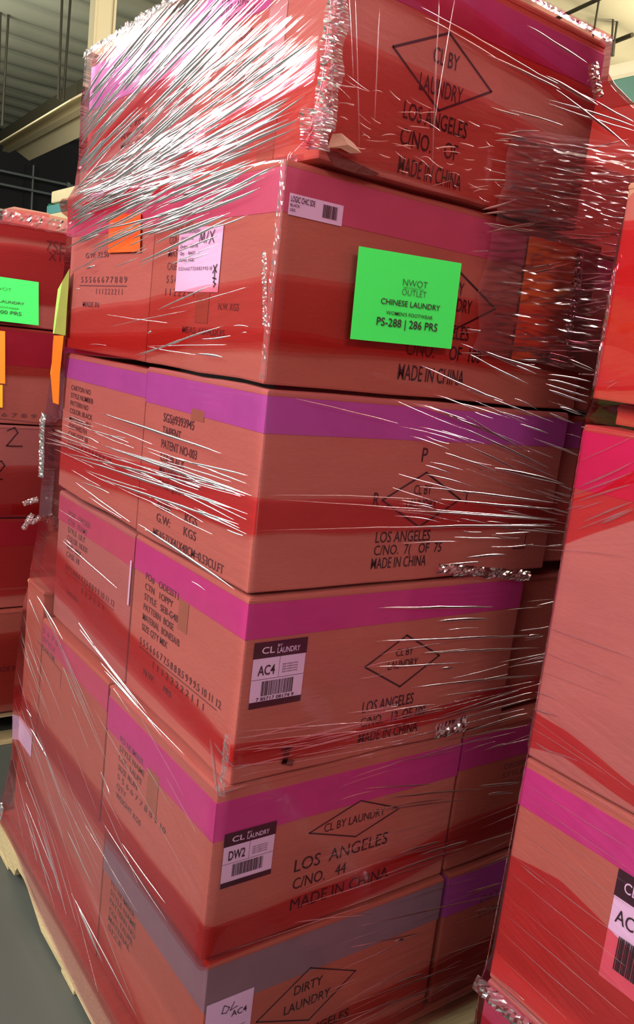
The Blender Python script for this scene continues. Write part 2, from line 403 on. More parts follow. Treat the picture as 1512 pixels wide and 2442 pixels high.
# layer 4
x4, y4 = .008, -.004
b4 = carton((x4, y4, 1.193), (.765, .455, 1.536), 'kraft carton with a bright purple tape band and lettered diamond, middle of the stack', 'card', 'purple', (.072, .004), pack=[('L', .225, .05, 1.455, 1.475)])
b4b = carton((x4 + .004, .466, 1.193), (.76, .955, 1.530), 'kraft carton with a lilac tape band left of the seam, middle of the stack', 'card', 'purple', (.06, .004))
b4c = carton((.775, .04, 1.193), (1.12, .9, 1.53), 'kraft carton with purple tape at the dark right end of the middle layer', 'card3', 'purple')
ink(b4, 'R', y4, [('l', diamond(.377, 1.352, .20, .105), .0035, True), ('t', 'CL BY', .352, 1.363, .045, .018), ('t', 'LAUNDRY', .337, 1.335, .078, .018),
                  ('t', 'P', .360, 1.425, .014, .027), ('t', 'R', .256, 1.340, .014, .027), ('t', 'T', .487, 1.343, .014, .025),
                  ('t', 'LOS ANGELES', .273, 1.272, .137, .021), ('t', 'C/NO.  7(   OF  75', .273, 1.248, .172, .019), ('t', 'MADE IN CHINA', .270, 1.222, .138, .021),
                  ('l', [(.655, 1.285), (.69, 1.285), (.69, 1.245), (.655, 1.245)], .002)])
ink(b4, 'L', x4, [('t', s, .365, 1.436 - i * .026, w, .017) for i, (s, w) in enumerate((('SGS#9393945', .13), ('TAIPENT', .08), ('PATENT NO-003', .15), ('COL:BLACK', .105), ('MATERIAL STRETCH', .17), ('CASE QTY', .10)))] +
    [('t', 'N.W:       KGS', .36, 1.262, .17, .017), ('t', 'G.W:       KGS', .36, 1.236, .17, .017), ('t', 'MEAS:71X41X48CM=0.53CU.FT', .37, 1.203, .29, .017)])
ink(b4b, 'L', x4 + .004, [('t', s, .90, 1.444 - i * .019, w, .012) for i, (s, w) in enumerate((('CARTON NO', .13), ('STYLE NUMBER', .15), ('PATTERN NO', .12), ('COLOR: BLACK', .15), ('MATERIAL: PU', .14), ('SIZE/WIDTH', .12), ('CASE QTY 18', .13)))] +
    [('t', '5 5 6 6 6 7 7 8 8 9 9 10', .90, 1.305, .28, .012)], 'ink')
# layer 3
x3, y3 = .012, -.006
b3 = carton((x3, y3, .843), (.705, .455, 1.186), 'kraft carton with magenta tape and the upper dark-headed shipping label', 'card', 'magenta', (.075, .01), pack=[('L', .22, .04, 1.05, 1.11)])
b3b = carton((x3 + .006, .475, .843), (.70, .955, 1.18), 'kraft carton left of the seam below the middle layer, faint print', 'card2', 'pink', (.075, .012))
b3c = carton((.76, .05, .843), (1.12, .9, 1.16), 'kraft carton in the dark gap right of the carton with the upper label', 'card3')
ink(b3, 'R', y3, [('l', diamond(.384, 1.028, .195, .107), .0035, True), ('t', 'CL BY', .362, 1.040, .045, .015), ('t', 'LAUNDRY', .345, 1.014, .078, .017),
                  ('t', 'LOS ANGELES', .294, .933, .132, .023), ('t', 'C/NO.   12  OF 100', .294, .903, .17, .020), ('t', 'MADE IN CHINA', .294, .869, .155, .021)])
ink(b3, 'L', x3, [('t', s, .395, 1.105 - i * .022, w, .014) for i, (s, w) in enumerate((('PO#   ODESST1', .15), ('CTN   1OPPY', .13), ('STYLE   SEB-G48', .155), ('PATTERN  BOSE', .14), ('MATERIAL  BONESA/B', .17), ('SIZE QTY MIX', .12)))] +
    [('t', '5 5 5 6 6 6 7 7.5 8 8 8.5 9 9 9.5 10 11 12', .40, .962, .35, .015), ('l', [(.40, .955), (.065, .955)], .0018),
     ('t', '1 1 1 2 2 2 2 2 1 1 1', .33, .934, .22, .014), ('t', 'N.W:      PRS', .37, .905, .13, .013)])
ink(b3b, 'L', x3 + .006, [('t', s, .88, 1.13 - i * .021, w, .014) for i, (s, w) in enumerate((('PO#   ORDER', .15), ('CTN   FRAME', .13), ('STYLE  LILY', .12), ('COLOR  NUDE', .14), ('SIZE  MIX', .10), ('CASE 18', .09)))] +
    [('t', '5 5 5 6 6 6 7 7.5 8 8 9 9 10 11 12', .88, .99, .32, .014), ('l', [(.88, .983), (.56, .983)], .0018), ('t', '1 1 2 2 2 1', .76, .963, .14, .013), ('t', 'N.W: KGS', .86, .93, .08, .012)], 'faint')
# layer 2
x2, y2 = -.006, .003
b2 = carton((x2, y2, .493), (.60, .495, .836), 'kraft carton with magenta tape and the lower dark-headed shipping label', 'card', 'magenta', (.105, .028), pack=[('L', .25, .05, .66, .745)])
b2b = carton((x2, .503, .493), (.60, .955, .836), 'kraft carton left of the seam in the second layer from below', 'card3', 'pink', (.07, .01))
b2d = carton((x2, .962, .493), (.60, 1.10, .905), 'tall narrow kraft carton at the far left edge of the second layer from below', 'card3')
b2c = carton((.612, y2 + .004, .493), (1.12, .6, .832), 'kraft carton with dark magenta tape right of the lower shipping label', 'card3', 'magenta', (.095, .02))
ink(b2, 'R', y2, [('l', [(.330, .735), (.441, .692), (.329, .656), (.209, .695)], .003, True), ('t', 'CL BY LAUNDRY', .245, .687, .155, .018, dict(bold=0)),
                  ('t', 'LOS  ANGELES', .183, .618, .235, .027, dict(bold=0)), ('t', 'C/NO.   44', .184, .580, .13, .024, dict(bold=0)), ('t', 'MADE IN CHINA', .184, .534, .25, .026, dict(bold=0))], 'ink')
ink(b2, 'L', x2, [('t', s, .42, .735 - i * .022, w, .013) for i, (s, w) in enumerate((('PO NUMBER', .12), ('STYLE NAME', .13), ('COL: TAUPE', .12), ('SIZE RUN', .10), ('5 5 6 6 7 7 8 8 9 10', .24), ('QTY', .05), ('WEIGHT KGS', .13)))], 'faint')
ink(b2b, 'L', x2, [('t', s, .95, .80 - i * .024, w, .013) for i, (s, w) in enumerate((('5 6 7 8 9', .15), ('STYLE', .10), ('COLOR', .10)))] + [('l', [(.99, .76), (.80, .745)], .002), ('l', [(.80, .745), (.80, .70)], .002)], 'faint')
ink(b2c, 'R', y2 + .004, [('t', s, .76, .71 - i * .022, .09, .013) for i, s in enumerate(('ORDER#', 'STYLE#', 'COLOR'))], 'faint')
# layer 1
x1, y1 = .008, -.004
b1 = carton((x1, y1, .143), (.605, .49, .486), 'kraft carton with grey tape and a white label, lowest at the front corner', 'card3', 'grey', (.105, .006))
b1b = carton((x1, .497, .143), (.605, 1.16, .486), 'kraft carton on the pallet at the far left of the lowest layer', 'card', None)
b1c = carton((.63, y1 + .006, .143), (1.12, .6, .48), 'kraft carton with dark purple tape at the right end of the lowest layer', 'card3', 'purple', (.11, .01))
ink(b1, 'R', y1, [('l', [(.249, .389), (.374, .335), (.262, .262), (.13, .313)], .003, True), ('t', 'DIRTY', .215, .338, .07, .021), ('t', 'LAUNDRY', .195, .300, .115, .021),
                  ('t', 'LOS ANGELES', .19, .225, .18, .022), ('t', 'MADE IN CHINA', .19, .18, .19, .022)])
ink(b1, 'L', x1, [('t', s, .44, .37 - i * .022, w, .014) for i, (s, w) in enumerate((('PO NUMBER', .13), ('STYLE NAME', .14), ('PATTERN NO', .14), ('COL: TAUPE', .13), ('MATERIAL', .12), ('SIZE', .08)))], 'faint')
ink(b1c, 'R', y1 + .006, [('t', 'DATE', .75, .37, .08, .02), ('t', 'STYLE', .75, .33, .08, .02)], 'faint')

# --- shipping labels (children of their cartons)
def ship_label(o, plane, u0, u1, z0, z1, big, digits, serif=False):
    lab = bpy.data.objects.new('shipping_label', None)
    bm = bmesh.new(); put_rect(bm, o, 'R', plane, u0, u1, z0, z1, .0016); L = from_bm('shipping_label', bm, 'white', o, label='white shipping label with dark header')
    w = u1 - u0; h = z1 - z0
    def sub(nm, items, m):
        bm = bmesh.new()
        for it in items:
            if it[0] == 't': put_text(bm, it[1], o, 'R', plane, *it[2:6], off=it[6] if len(it) > 6 else .0028, bold=it[7] if len(it) > 7 else .012)
            else: put_rect(bm, o, 'R', plane, *it[1:5], it[5] if len(it) > 5 else .0022)
        return from_bm(nm, bm, m, L)
    sub('header_band', [('r', u0 - .001, u1 + .001, z1 - h * .24, z1 + .001), ('r', u0, u1, z0 - .001, z0 + h * .09)], 'wine')
    sub('brand_lettering', [('t', 'CL', u0 + w * .14, z1 - h * .17, w * .24, h * .10), ('t', 'LAUNDRY', u0 + w * .43, z1 - h * .185, w * .44, h * .085), ('t', 'BY', u0 + w * .43, z1 - h * .085, w * .09, h * .04)], 'white')
    items = [('t', big, u0 + w * .10, z0 + h * .50, w * .32, h * (.15 if not serif else .17))]
    x = u0 + w * .20; random.seed(len(digits) + int(serif))
    while x < u0 + w * .80:
        t = w * random.choice((.008, .012, .02)); items.append(('r', x, x + t, z0 + h * .17, z0 + h * .40)); x += t + w * random.choice((.008, .014))
    items += [('t', digits, u0 + w * .12, z0 + h * .105, w * .72, h * .05), ('r', u0 + w * .5, u0 + w * .505, z0 + h * .44, z1 - h * .24), ('r', u0, u1, z0 + h * .43, z0 + h * .436)]
    for k in range(4): items.append(('t', 'SIZE CODE STYLE', u0 + w * .56, z0 + h * (.62 - k * .04), w * .3, h * .02))
    sub('label_lettering', items, 'ink')
    return L
ship_label(b3, y3, .032, .142, .984, 1.104, 'AC4', '7 85717 08174 9')
ship_label(b2, y2, .018, .127, .634, .742, 'DW2', '', True)
bm = bmesh.new(); put_rect(bm, b1, 'R', y1, .012, .115, .175, .398, .0016)
Lb = from_bm('shipping_label', bm, 'white', b1, label='white label marked AC4 with handwriting')
bm = bmesh.new(); put_text(bm, 'AC4', b1, 'R', y1, .068, .352, .034, .013, off=.0028)
def strokes(bm, o, face, plane, ox, oz, s, strk, w, off=.003):
    for st in strk: put_line(bm, o, face, plane, [(ox + (a * s if face == 'R' else -a * s), oz + b * s) for a, b in st], w, off)
strokes(bm, b1, 'R', y1, .046, .366, .02, [[(.2, .9), (0, .1), (.5, 0), (.8, .5), (.2, .9)], [(1.3, .9), (.9, .1), (1.7, .3)]], .0016)
for k in range(5): put_text(bm, 'STYLE SIZE CODE', b1, 'R', y1, .072, .325 - k * .008, .03, .003, off=.0028, bold=.0)
for k in range(22):
    put_rect(bm, b1, 'R', y1, .030 + k * .0032, .0315 + k * .0032 + .0006 * (k % 3), .19, .235, .0026)
from_bm('label_lettering', bm, 'ink', Lb)
# small label at the top left of layer 5
bm = bmesh.new(); put_rect(bm, b5, 'R', 0, .012, .117, 1.806, 1.838, .0016)
L5 = from_bm('shipping_label', bm, 'white', b5, label='small white barcode label')
bm = bmesh.new(); put_text(bm, 'LOGIC CHIC SDE', b5, 'R', 0, .0145, 1.826, .046, .0085, off=.0028)
put_text(bm, 'BLACK', b5, 'R', 0, .0145, 1.819, .018, .004, off=.0028); put_text(bm, 'GSG', b5, 'R', 0, .0145, 1.812, .010, .004, off=.0028)
x = .077; random.seed(5)
while x < .105:
    t = random.choice((.0007, .0013, .0018)); put_rect(bm, b5, 'R', 0, x, x + t, 1.813, 1.833, .0026); x += t + random.choice((.0007, .0011))
from_bm('label_lettering', bm, 'ink', L5)
# MIX label on layer 5, left face
bm = bmesh.new(); put_rect(bm, b5, 'L', 0, .175, .342, 1.684, 1.797, .0016)
LM = from_bm('shipping_label', bm, 'white', b5, label='white packing list with handwriting')
bm = bmesh.new()
strokes(bm, b5, 'L', 0, .258, 1.769, .017, [[(0, 0), (.3, 1), (.6, .2), (1.0, 1.1), (1.1, 0)], [(1.9, 1.1), (1.5, 0)], [(2.3, 1.1), (3.2, 0)], [(3.2, 1.2), (2.2, -.1)]], .0022)
strokes(bm, b5, 'L', 0, .197, 1.707, .014, [[(0, 1.6), (.9, .8)], [(.9, 1.7), (0, .7)], [(.5, 1.2), (.5, -.3)], [(.1, .1), (.9, 0)], [(.3, -.4), (.9, -.6), (.5, -1.0)]], .0024)
for (s, z, w) in (('CL BY LAUNDRY', 1.788, .075), ('STYLE BOWIE', 1.776, .05), ('Order   389.95', 1.762, .07), ('Qty     BAGS   1', 1.750, .075), ('Carton  HEEL', 1.738, .06)): put_text(bm, s, b5, 'L', 0, .332, z, w, .0055, off=.0028, bold=.005)
put_text(bm, '5 5.5 6 6.5 7 7.5 8 8.5 9 9.5 10', b5, 'L', 0, .332, 1.722, .13, .006, off=.0028, bold=.005)
from_bm('label_lettering', bm, 'ink', LM)
# small dark scrap at layer 3 bottom, sliver of label in the seam, label far left
bm = bmesh.new(); put_rect(bm, b3b, 'L', x3 + .004, .477, .485, 1.02, 1.12, .0016); from_bm('shipping_label', bm, 'white', b3b, label='edge of a white label')
bm = bmesh.new(); put_rect(bm, b1b, 'L', x1, 1.03, 1.15, .40, .475, .0016); from_bm('shipping_label', bm, 'white', b1b, label='small lilac white label')
bm = bmesh.new(); put_line(bm, b3, 'R', y3, [(.115, .893), (.135, .895)], .006, .003); put_line(bm, b3, 'R', y3, [(.127, .893), (.122, .868), (.138, .862)], .012, .003)
from_bm('torn_scrap', bm, 'core', b3, label='small dark tear near the bottom')

# --- coloured sheets (things of their own)
def sheet(name, pts, m, label, cat, off, items=(), inkm='ink', curl=0.0):
    c0 = Vector(pts[3])
    o = empty(name, c0, label=label, category=cat)
    bm = bmesh.new(); nx = 8; P = [Vector(p) for p in pts]; nrm = Vector(off).normalized()
    g = [[None] * (nx + 1) for _ in range(nx + 1)]
    for i in range(nx + 1):
        for j in range(nx + 1):
            a = i / nx; b = j / nx
            q = (P[0] * (1 - a) + P[1] * a) * (1 - b) + (P[3] * (1 - a) + P[2] * a) * b
            g[i][j] = bm.verts.new(q - c0 + Vector(off) + nrm * (curl * noise.noise(q * 9)))
    for i in range(nx):
        for j in range(nx): bm.faces.new((g[i][j], g[i + 1][j], g[i + 1][j + 1], g[i][j + 1]))
    from_bm('paper', bm, m, o, smooth=True)
    if items:
        bm = bmesh.new()
        for (s, a0, b0, wa, hb, bold) in items:   # in sheet fractions, baseline follows the sheet
            V, Fc = text_mesh(s, 0, bold); x0 = min(v.x for v in V); x1_ = max(v.x for v in V); nv = []
            for v in V:
                a = a0 + (v.x - x0) / (x1_ - x0) * wa; b = b0 - v.y / .70 * hb
                q = (P[0] * (1 - a) + P[1] * a) * (1 - b) + (P[3] * (1 - a) + P[2] * a) * b
                nv.append(bm.verts.new(q - c0 + Vector(off) * 1.0 + nrm * .0022))
            for f_ in Fc:
                try: bm.faces.new([nv[i] for i in f_])
                except ValueError: pass
        from_bm('lettering', bm, inkm, o)
    return o
GS = [('NWOT', .43, .345, .24, .075, -.012), ('NEW WITHOUT TAGS', .44, .375, .20, .018, 0), ('OUTLET', .43, .45, .24, .07, -.014),
      ('CHINESE LAUNDRY', .24, .575, .585, .062, .008), ("WOMEN'S FOOTWEAR", .30, .685, .46, .04, .006), ('PS-288 | 286 PRS', .22, .815, .60, .09, .008)]
sheet('paper_sign', [at(855, 587, 1, -.020), at(1100, 628, 1, -.020), at(1075, 832, 1, -.020), at(834, 808, 1, -.020)], 'green',
      'neon green lettered sheet on the right face of the middle stack', 'sign', (0, -.001, 0), GS)
random.seed(11)

# orange sheets under the film
so = sheet('orange_sheet', [at(1262, 562, 1, -.006), at(1383, 586, 1, -.006), at(1350, 850, 1, -.006), at(1222, 832, 1, -.006)], 'orange',
      'tall orange sheet under crinkled film right of the neon green sheet', 'paper', (0, -.001, 0), curl=.003)
P4 = [at(1341, 680, 1, -.009), at(1362, 682, 1, -.009), at(1352, 742, 1, -.009), at(1326, 700, 1, -.009)]
bm = bmesh.new(); add_quad(bm, [local(so, p) for p in P4], (0, -.0005, 0)); from_bm('overlap_corner', bm, 'yellow', so, label='yellow-orange corner where sheets overlap')
sn = sheet('orange_slip', [at(1222, 836, 1, -.008), at(1335, 848, 1, -.008), at(1330, 870, 1, -.008), at(1218, 856, 1, -.008)], 'yellow',
      'narrow yellow-orange slip with handwritten 288 below the tall orange sheet', 'paper', (0, -.001, 0))
bm = bmesh.new()
cc = at(1282, 862, 1, -.010)
for (dx, st) in ((0, [[(0, .6), (.5, .9), (.5, .4), (0, 0), (.7, .1)]]), (1.0, [[(.5, .9), (.1, .7), (.5, .4), (.2, 0), (.6, .1), (.4, .4), (.6, .8), (.5, .9)]]), (1.8, [[(.5, 1), (.1, .7), (.5, .4), (.2, 0), (.6, .1), (.4, .4), (.6, .8), (.5, 1)]])):
    for s in st: put_line(bm, sn, 'R', -.010, [(cc.x + (dx + a) * .019, cc.z + b * .020) for a, b in s], .0022, .001)
from_bm('handwriting', bm, 'ink', sn)
sheet('orange_sheet', [at(262, 512, 0, -.002), at(337, 508, 0, -.002), at(335, 600, 0, -.002), at(258, 603, 0, -.002)], 'orange',
      'small orange sheet in the glare on the upper left carton of the middle stack', 'paper', (-.001, 0, 0))
# ------------------------------------------------------------------ pallet under the main stack
def pallet(x0, x1, y0, y1, label, notch=((.16, .42), (.80, 1.06))):
    o = empty('wooden_pallet', (x0, y0, 0), label=label, category='pallet')
    W_ = x1 - x0
    for k, x in enumerate((x0, (x0 + x1) / 2 - .02, x1 - .04)):
        bm = bmesh.new()
        prof = [(y0, .016), (y0, .118)]
        prof += [(y1, .118), (y1, .016)]
        for (a, b) in reversed(notch):
            prof += [(y0 + b, .016), (y0 + b - .03, .062), (y0 + a + .03, .062), (y0 + a, .016)]
        A_ = [bm.verts.new(local(o, (x, y, z))) for y, z in prof]; B_ = [bm.verts.new(local(o, (x + .038, y, z))) for y, z in prof]
        n = len(prof)
        for i in range(n): bm.faces.new((A_[i], B_[i], B_[(i + 1) % n], A_[(i + 1) % n]))
        f1 = bm.faces.new(A_); f2 = bm.faces.new(B_[::-1])
        bmesh.ops.triangulate(bm, faces=[f1, f2])
        bmesh.ops.subdivide_edges(bm, edges=bm.edges[:], cuts=2)
        for v in bm.verts: v.co += Vector((noise.noise(v.co * 23), noise.noise(v.co * 19 + Vector((3, 0, 0))), noise.noise(v.co * 17 + Vector((0, 5, 0))))) * .006
        from_bm('stringer', bm, 'wood', o)
    n = 11
    for i in range(n):
        yy = y0 + (y1 - y0 - .09) * i / (n - 1)
        bm = bmesh.new(); add_box(bm, local(o, (x0 + .092, yy, .120)), local(o, (x1, yy + .09, .137)), .002); from_bm('deck_board', bm, 'wood', o)
    bm = bmesh.new(); add_box(bm, local(o, (x0, y0, .119)), local(o, (x0 + .09, y1, .137)), .002); from_bm('deck_board', bm, 'wood', o)
    for yy in (y0 + .01, (y0 + y1) / 2 - .05, y1 - .10):
        bm = bmesh.new(); add_box(bm, local(o, (x0, yy, .001)), local(o, (x1, yy + .09, .016)), .002); from_bm('bottom_board', bm, 'wood', o)
    return o
pallet(-.015, 1.13, .0, 1.215, 'splintered pale wooden pallet under the middle stack')

# ------------------------------------------------------------------ stretch film
def lerp_tab(tab, z):
    tab = sorted(tab)
    if z <= tab[0][0]: return tab[0][1]
    for (a, va), (b, vb) in zip(tab, tab[1:]):
        if z <= b: return va + (vb - va) * (z - a) / (b - a)
    return tab[-1][1]

def wrap_sheet(name, parent, m, xl, yl, xr, yr, z0, z1, slopeL, slopeR, slack, nz=150, seed=0, amp=.0012, nu=60, zlo=None, zhi=None, off=0.0):
    """one closed turn-by-turn film sleeve. xl: x of the left face, yl: y of the right face, xr/yr: far ends, each a (z, value) table"""
    bm = bmesh.new(); uvl = bm.loops.layers.uv.new('UVMap'); sl = bm.verts.layers.float.new('slack')
    rows = []
    for j in range(nz + 1):
        b = j / nz; row = []
        z_mid = z0 + (z1 - z0) * b
        X = lerp_tab(xl, z_mid) - off; Y = lerp_tab(yl, z_mid) - off; XR = lerp_tab(xr, z_mid); YR = lerp_tab(yr, z_mid)
        path = []; r = .010
        for i in range(nu + 1): path.append(('B', XR, YR + (Y + r - YR) * 0, 0)) if False else None
        # back-left far side, left face, rounded near corner, right face, right side
        path = []
        for i in range(12): path.append((XR - (XR - X - r) * i / 12, YR, 'B'))
        for i in range(5): t = math.pi / 2 * i / 4; path.append((X + r - r * math.sin(t), YR - r + r * math.cos(t), 'L'))
        for i in range(1, nu): path.append((X, YR - r - (YR - Y - 2 * r) * i / nu, 'L'))
        for i in range(5): t = math.pi / 2 * i / 4; path.append((X + r - r * math.cos(t), Y + r - r * math.sin(t), 'C'))
        for i in range(1, nu): path.append((X + r + (XR - X - 2 * r) * i / nu, Y, 'R'))
        for i in range(5): t = math.pi / 2 * i / 4; path.append((XR - r + r * math.sin(t), Y + r - r * math.cos(t), 'R'))
        for i in range(1, 12): path.append((XR, Y + r + (YR - Y - 2 * r) * i / 12, 'B'))
        for (x, y, f) in path:
            z = z_mid
            if zlo is not None:
                u = (x if f in 'RC' and y <= Y + r else -y) if f in 'RCL' else (x if y <= Y + .02 else -y)
                a = zlo(f, x, y); c_ = zhi(f, x, y); z = a + (c_ - a) * b
                X2 = lerp_tab(xl, z) - off; Y2 = lerp_tab(yl, z) - off
                if f == 'L': x = X2
                if f == 'R': y = Y2
                if f == 'C': x += X2 - X; y += Y2 - Y
            n = noise.noise(Vector((x * 6 + seed, y * 6, z * 30))) * amp
            if f == 'L': x -= abs(n)
            elif f == 'R': y -= abs(n)
            v = bm.verts.new((x, y, z)); v[sl] = slack(f, x, y, z)
            row.append((v, f))
        rows.append(row)
    bm.verts.ensure_lookup_table()
    def uvof(v, f):
        x, y, z = v.co
        if f in 'L': s = lerp_tab(slopeL, z); return (-y, z + s * y)
        if f in 'RC': s = lerp_tab(slopeR, z); return (x, z - s * x)
        return (x + y, z)
    n = len(rows[0])
    for j in range(nz):
        for i in range(n):
            k = (i + 1) % n
            q = [rows[j][i], rows[j][k], rows[j + 1][k], rows[j + 1][i]]
            f = bm.faces.new([t[0] for t in q]); fc = q[0][1] if q[0][1] != 'C' else 'R'
            for lp, t in zip(f.loops, q): lp[uvl].uv = uvof(t[0], fc)
            f.smooth = True
    me = bpy.data.meshes.new(name); bm.to_mesh(me); bm.free(); me.materials.append(M[m])
    return link(name, me, parent)

XL = [(.10, -.022), (.14, -.024), (.30, -.010), (.49, -.016), (.60, -.016), (.84, -.016), (.88, -.010), (1.05, -.004), (1.19, -.004), (1.4, -.004), (1.54, -.010), (1.89, -.010), (1.93, .020), (2.0, .032), (2.25, .034)]
YL = [(.10, -.018), (.49, -.014), (.84, -.016), (1.19, -.016), (1.54, -.013), (1.80, -.013), (1.93, -.030), (2.25, -.031)]
XR = [(.10, 1.14), (1.90, 1.14), (2.02, 1.10), (2.09, .96), (2.13, .83), (2.165, .68), (2.26, .674)]
YR = [(.10, 1.225), (.20, 1.19), (.36, 1.14), (.55, 1.145), (.75, 1.11), (.92, 1.075), (1.08, 1.045), (1.22, 1.035), (1.34, 1.05), (1.48, 1.0), (1.56, .99), (1.73, .94), (1.78, .935), (1.88, .935), (1.93, .985), (2.0, 1.005), (2.09, 1.01), (2.13, 1.015), (2.16, 1.008), (2.26, 1.008)]
SLL = [(.1, -.55), (.45, -.45), (.6, -.38), (.9, -.30), (1.1, -.1), (1.25, .0), (1.4, .0), (1.52, .05), (1.65, .2), (1.8, .17), (1.88, .10), (1.95, .16), (2.05, .26), (2.25, .32)]
SLR = [(.1, .0), (.5, .02), (.7, .0), (.88, .12), (1.05, .0), (1.3, -.05), (1.45, -.22), (1.65, -.2), (1.8, .1), (1.9, .2), (2.0, .12), (2.1, -.12), (2.25, -.14)]
def slack_main(f, x, y, z):
    if f == 'L': return lerp_tab([(.1, .3), (.8, .25), (1.0, .15), (1.2, .3), (1.33, .6), (1.45, .12), (1.6, .2), (1.75, .35), (1.85, .6), (2.2, .5)], z)
    if f in 'RC':
        t = max(0, min(1, (x - .40) / .10))
        lo = lerp_tab([(.1, .25), (1.2, .2), (1.5, .1), (1.85, .15), (1.95, .4), (2.2, .2)], z)
        hi = lerp_tab([(.1, .4), (1.3, .6), (1.5, .35), (1.7, 1.1), (2.05, 1.2), (2.12, .3)], z)
        return lo + (hi - lo) * t
    return .3
wrap = empty('stretch_wrap', (0, 0, 0), label='glossy pink stretch film wound around the middle stack of cartons', category='stretch film')
def hem(f, x, y):
    if f == 'L': return lerp_tab([(0, .03), (.4, .035), (.85, .06), (1.08, .12), (1.23, .14)], y) + .004 * noise.noise(Vector((y * 20, 0, 0)))
    if f in 'RC': return lerp_tab([(0, .03), (.3, .10), (.6, .125), (1.1, .11)], x)
    return .12
wrap_sheet('film_sheet', wrap, 'film', XL, YL, XR, YR, 0.105, 2.248, SLL, SLR, slack_main, nz=190, zlo=hem, zhi=lambda f, x, y: 2.248)

# overlapped turns: darker red bands, as (left-far z, corner z, right z) for bottom and top edges
def band(bot, top, m, seed, wob=.006, parent=None, tabs=None, off=-.0018, xcut=(.0, 1.1)):
    xl_, yl_, xr_, yr_ = tabs or (XL, YL, XR, YR)
    def edge(tab, sd):
        def fn(f, x, y):
            s = -y if f in 'L' or (f == 'B' and y > 1) else x
            if f == 'B' and x > .99: s = 1.1
            return lerp_tab(tab, s) + wob * noise.noise(Vector((s * 7, sd, seed)))
        return fn
    return wrap_sheet('film_overlap', parent or wrap, m, xl_, yl_, xr_, yr_, min(v for _, v in bot), max(v for _, v in top), SLL, SLR, lambda f, x, y, z: .5,
                      nz=10, seed=seed, amp=.0003, zlo=edge(bot, 1), zhi=edge(top, 2), off=off)
band([(-.9, 1.84), (-.5, 1.865), (0, 1.905), (.4, 1.90), (.48, 1.86), (1.1, 1.86)], [(-.9, 1.90), (-.45, 1.985), (0, 2.045), (.06, 2.075), (.4, 2.060), (.7, 2.02), (1.1, 2.0)], 'band', 1)
band([(-.9, 1.545), (-.5, 1.565), (0, 1.597), (.5, 1.620), (1.1, 1.64)], [(-.95, 1.632), (-.5, 1.665), (0, 1.714), (.5, 1.735), (1.1, 1.76)], 'band', 2)
band([(-.96, 1.535), (-.6, 1.545), (-.5, 1.535), (-.42, 1.565), (-.2, 1.60), (0, 1.61), (.3, 1.615), (1.1, 1.6)], [(-.96, 1.575), (-.5, 1.60), (-.2, 1.625), (0, 1.63), (.3, 1.625), (1.1, 1.61)], 'band', 3)
band([(-1, 1.24), (-.5, 1.262), (0, 1.298), (.8, 1.292), (1.1, 1.29)], [(-1, 1.312), (-.5, 1.338), (0, 1.360), (.8, 1.345), (1.1, 1.34)], 'bandhard', 4)
band([(-1, .93), (-.45, .90), (-.15, .888), (0, .885), (.2, .868), (.5, .885), (.8, .90), (1.1, .9)], [(-1, 1.04), (-.5, .985), (-.2, .955), (0, .927), (.25, .905), (.6, .93), (1.1, .96)], 'bandhard', 5)
band([(-1.2, .51), (-.6, .495), (0, .492), (.4, .515), (.65, .555), (1.1, .58)], [(-1.2, .565), (-.6, .560), (0, .570), (.3, .575), (.65, .625), (1.1, .64)], 'bandhard', 6)
band([(-1.2, .50), (-.6, .475), (0, .485), (.02, .56), (1.1, .6)], [(-1.2, .575), (-.6, .575), (0, .575), (.02, .565), (1.1, .605)], 'band', 11)
band([(-1, .97), (-.45, .915), (-.15, .90), (0, .89), (.02, .9), (1.1, .9)], [(-1, 1.05), (-.5, .99), (-.2, .955), (0, .927), (.02, .905), (1.1, .905)], 'band', 12)
band([(-1.2, .11), (0, .11), (1.1, .11)], [(-1.2, .17), (-.5, .20), (0, .20), (.5, .19), (1.1, .21)], 'band', 7)
band([(-1.2, .15), (-.3, .14), (0, .22), (1.1, .2)], [(-1.2, .42), (-.8, .33), (-.2, .205), (0, .24), (1.1, .3)], 'band', 8)
band([(-1.02, 1.97), (-.5, 2.09), (0, 2.19), (.2, 2.155), (.7, 2.08), (1.1, 2.08)], [(-1, 2.05), (-.5, 2.14), (0, 2.215), (.2, 2.2), (.7, 2.135), (1.1, 2.1)], 'band', 9)
band([(-1, 2.240), (.05, 2.235), (.1, 2.15), (.7, 2.12), (1.1, 2.1)], [(-1, 2.247), (1.1, 2.247)], 'band', 10)

# folds: taut ridges of gathered film standing on the sheet
def fold_mesh(bm, p0, p1, w, h, nrm, bend=0.0, n=10):
    p0 = Vector(p0); p1 = Vector(p1); d = (p1 - p0).normalized(); side = nrm.cross(d).normalized(); L = (p1 - p0).length
    rings = []; ph = random.random() * 9
    for i in range(n + 1):
        t = i / n; c = p0.lerp(p1, t) + side * (bend * 4 * t * (1 - t)) + side * (.0012 * noise.noise(Vector((ph, t * L * 14, 0))))
        k = max(.04, math.sin(math.pi * min(1, max(0, t))) ** .55) * (1 + .35 * noise.noise(Vector((ph + 5, t * L * 22, 0))))
        ring = []
        for a in (-1, -.7, 0, .7, 1):
            ring.append(bm.verts.new(c + side * (a * w * k / 2) + nrm * (h * k * (1 - a * a) + .0003)))
        rings.append(ring)
    for i in range(n):
        for j in range(4):
            f = bm.faces.new((rings[i][j], rings[i][j + 1], rings[i + 1][j + 1], rings[i + 1][j])); f.smooth = True
def sheet_x(z): return lerp_tab(XL, z) - .0012
def sheet_y(z): return lerp_tab(YL, z) - .0012
def PL(px, py):
    p = at(px, py, 0, -.005); x = sheet_x(p.z); p = at(px, py, 0, x); return p
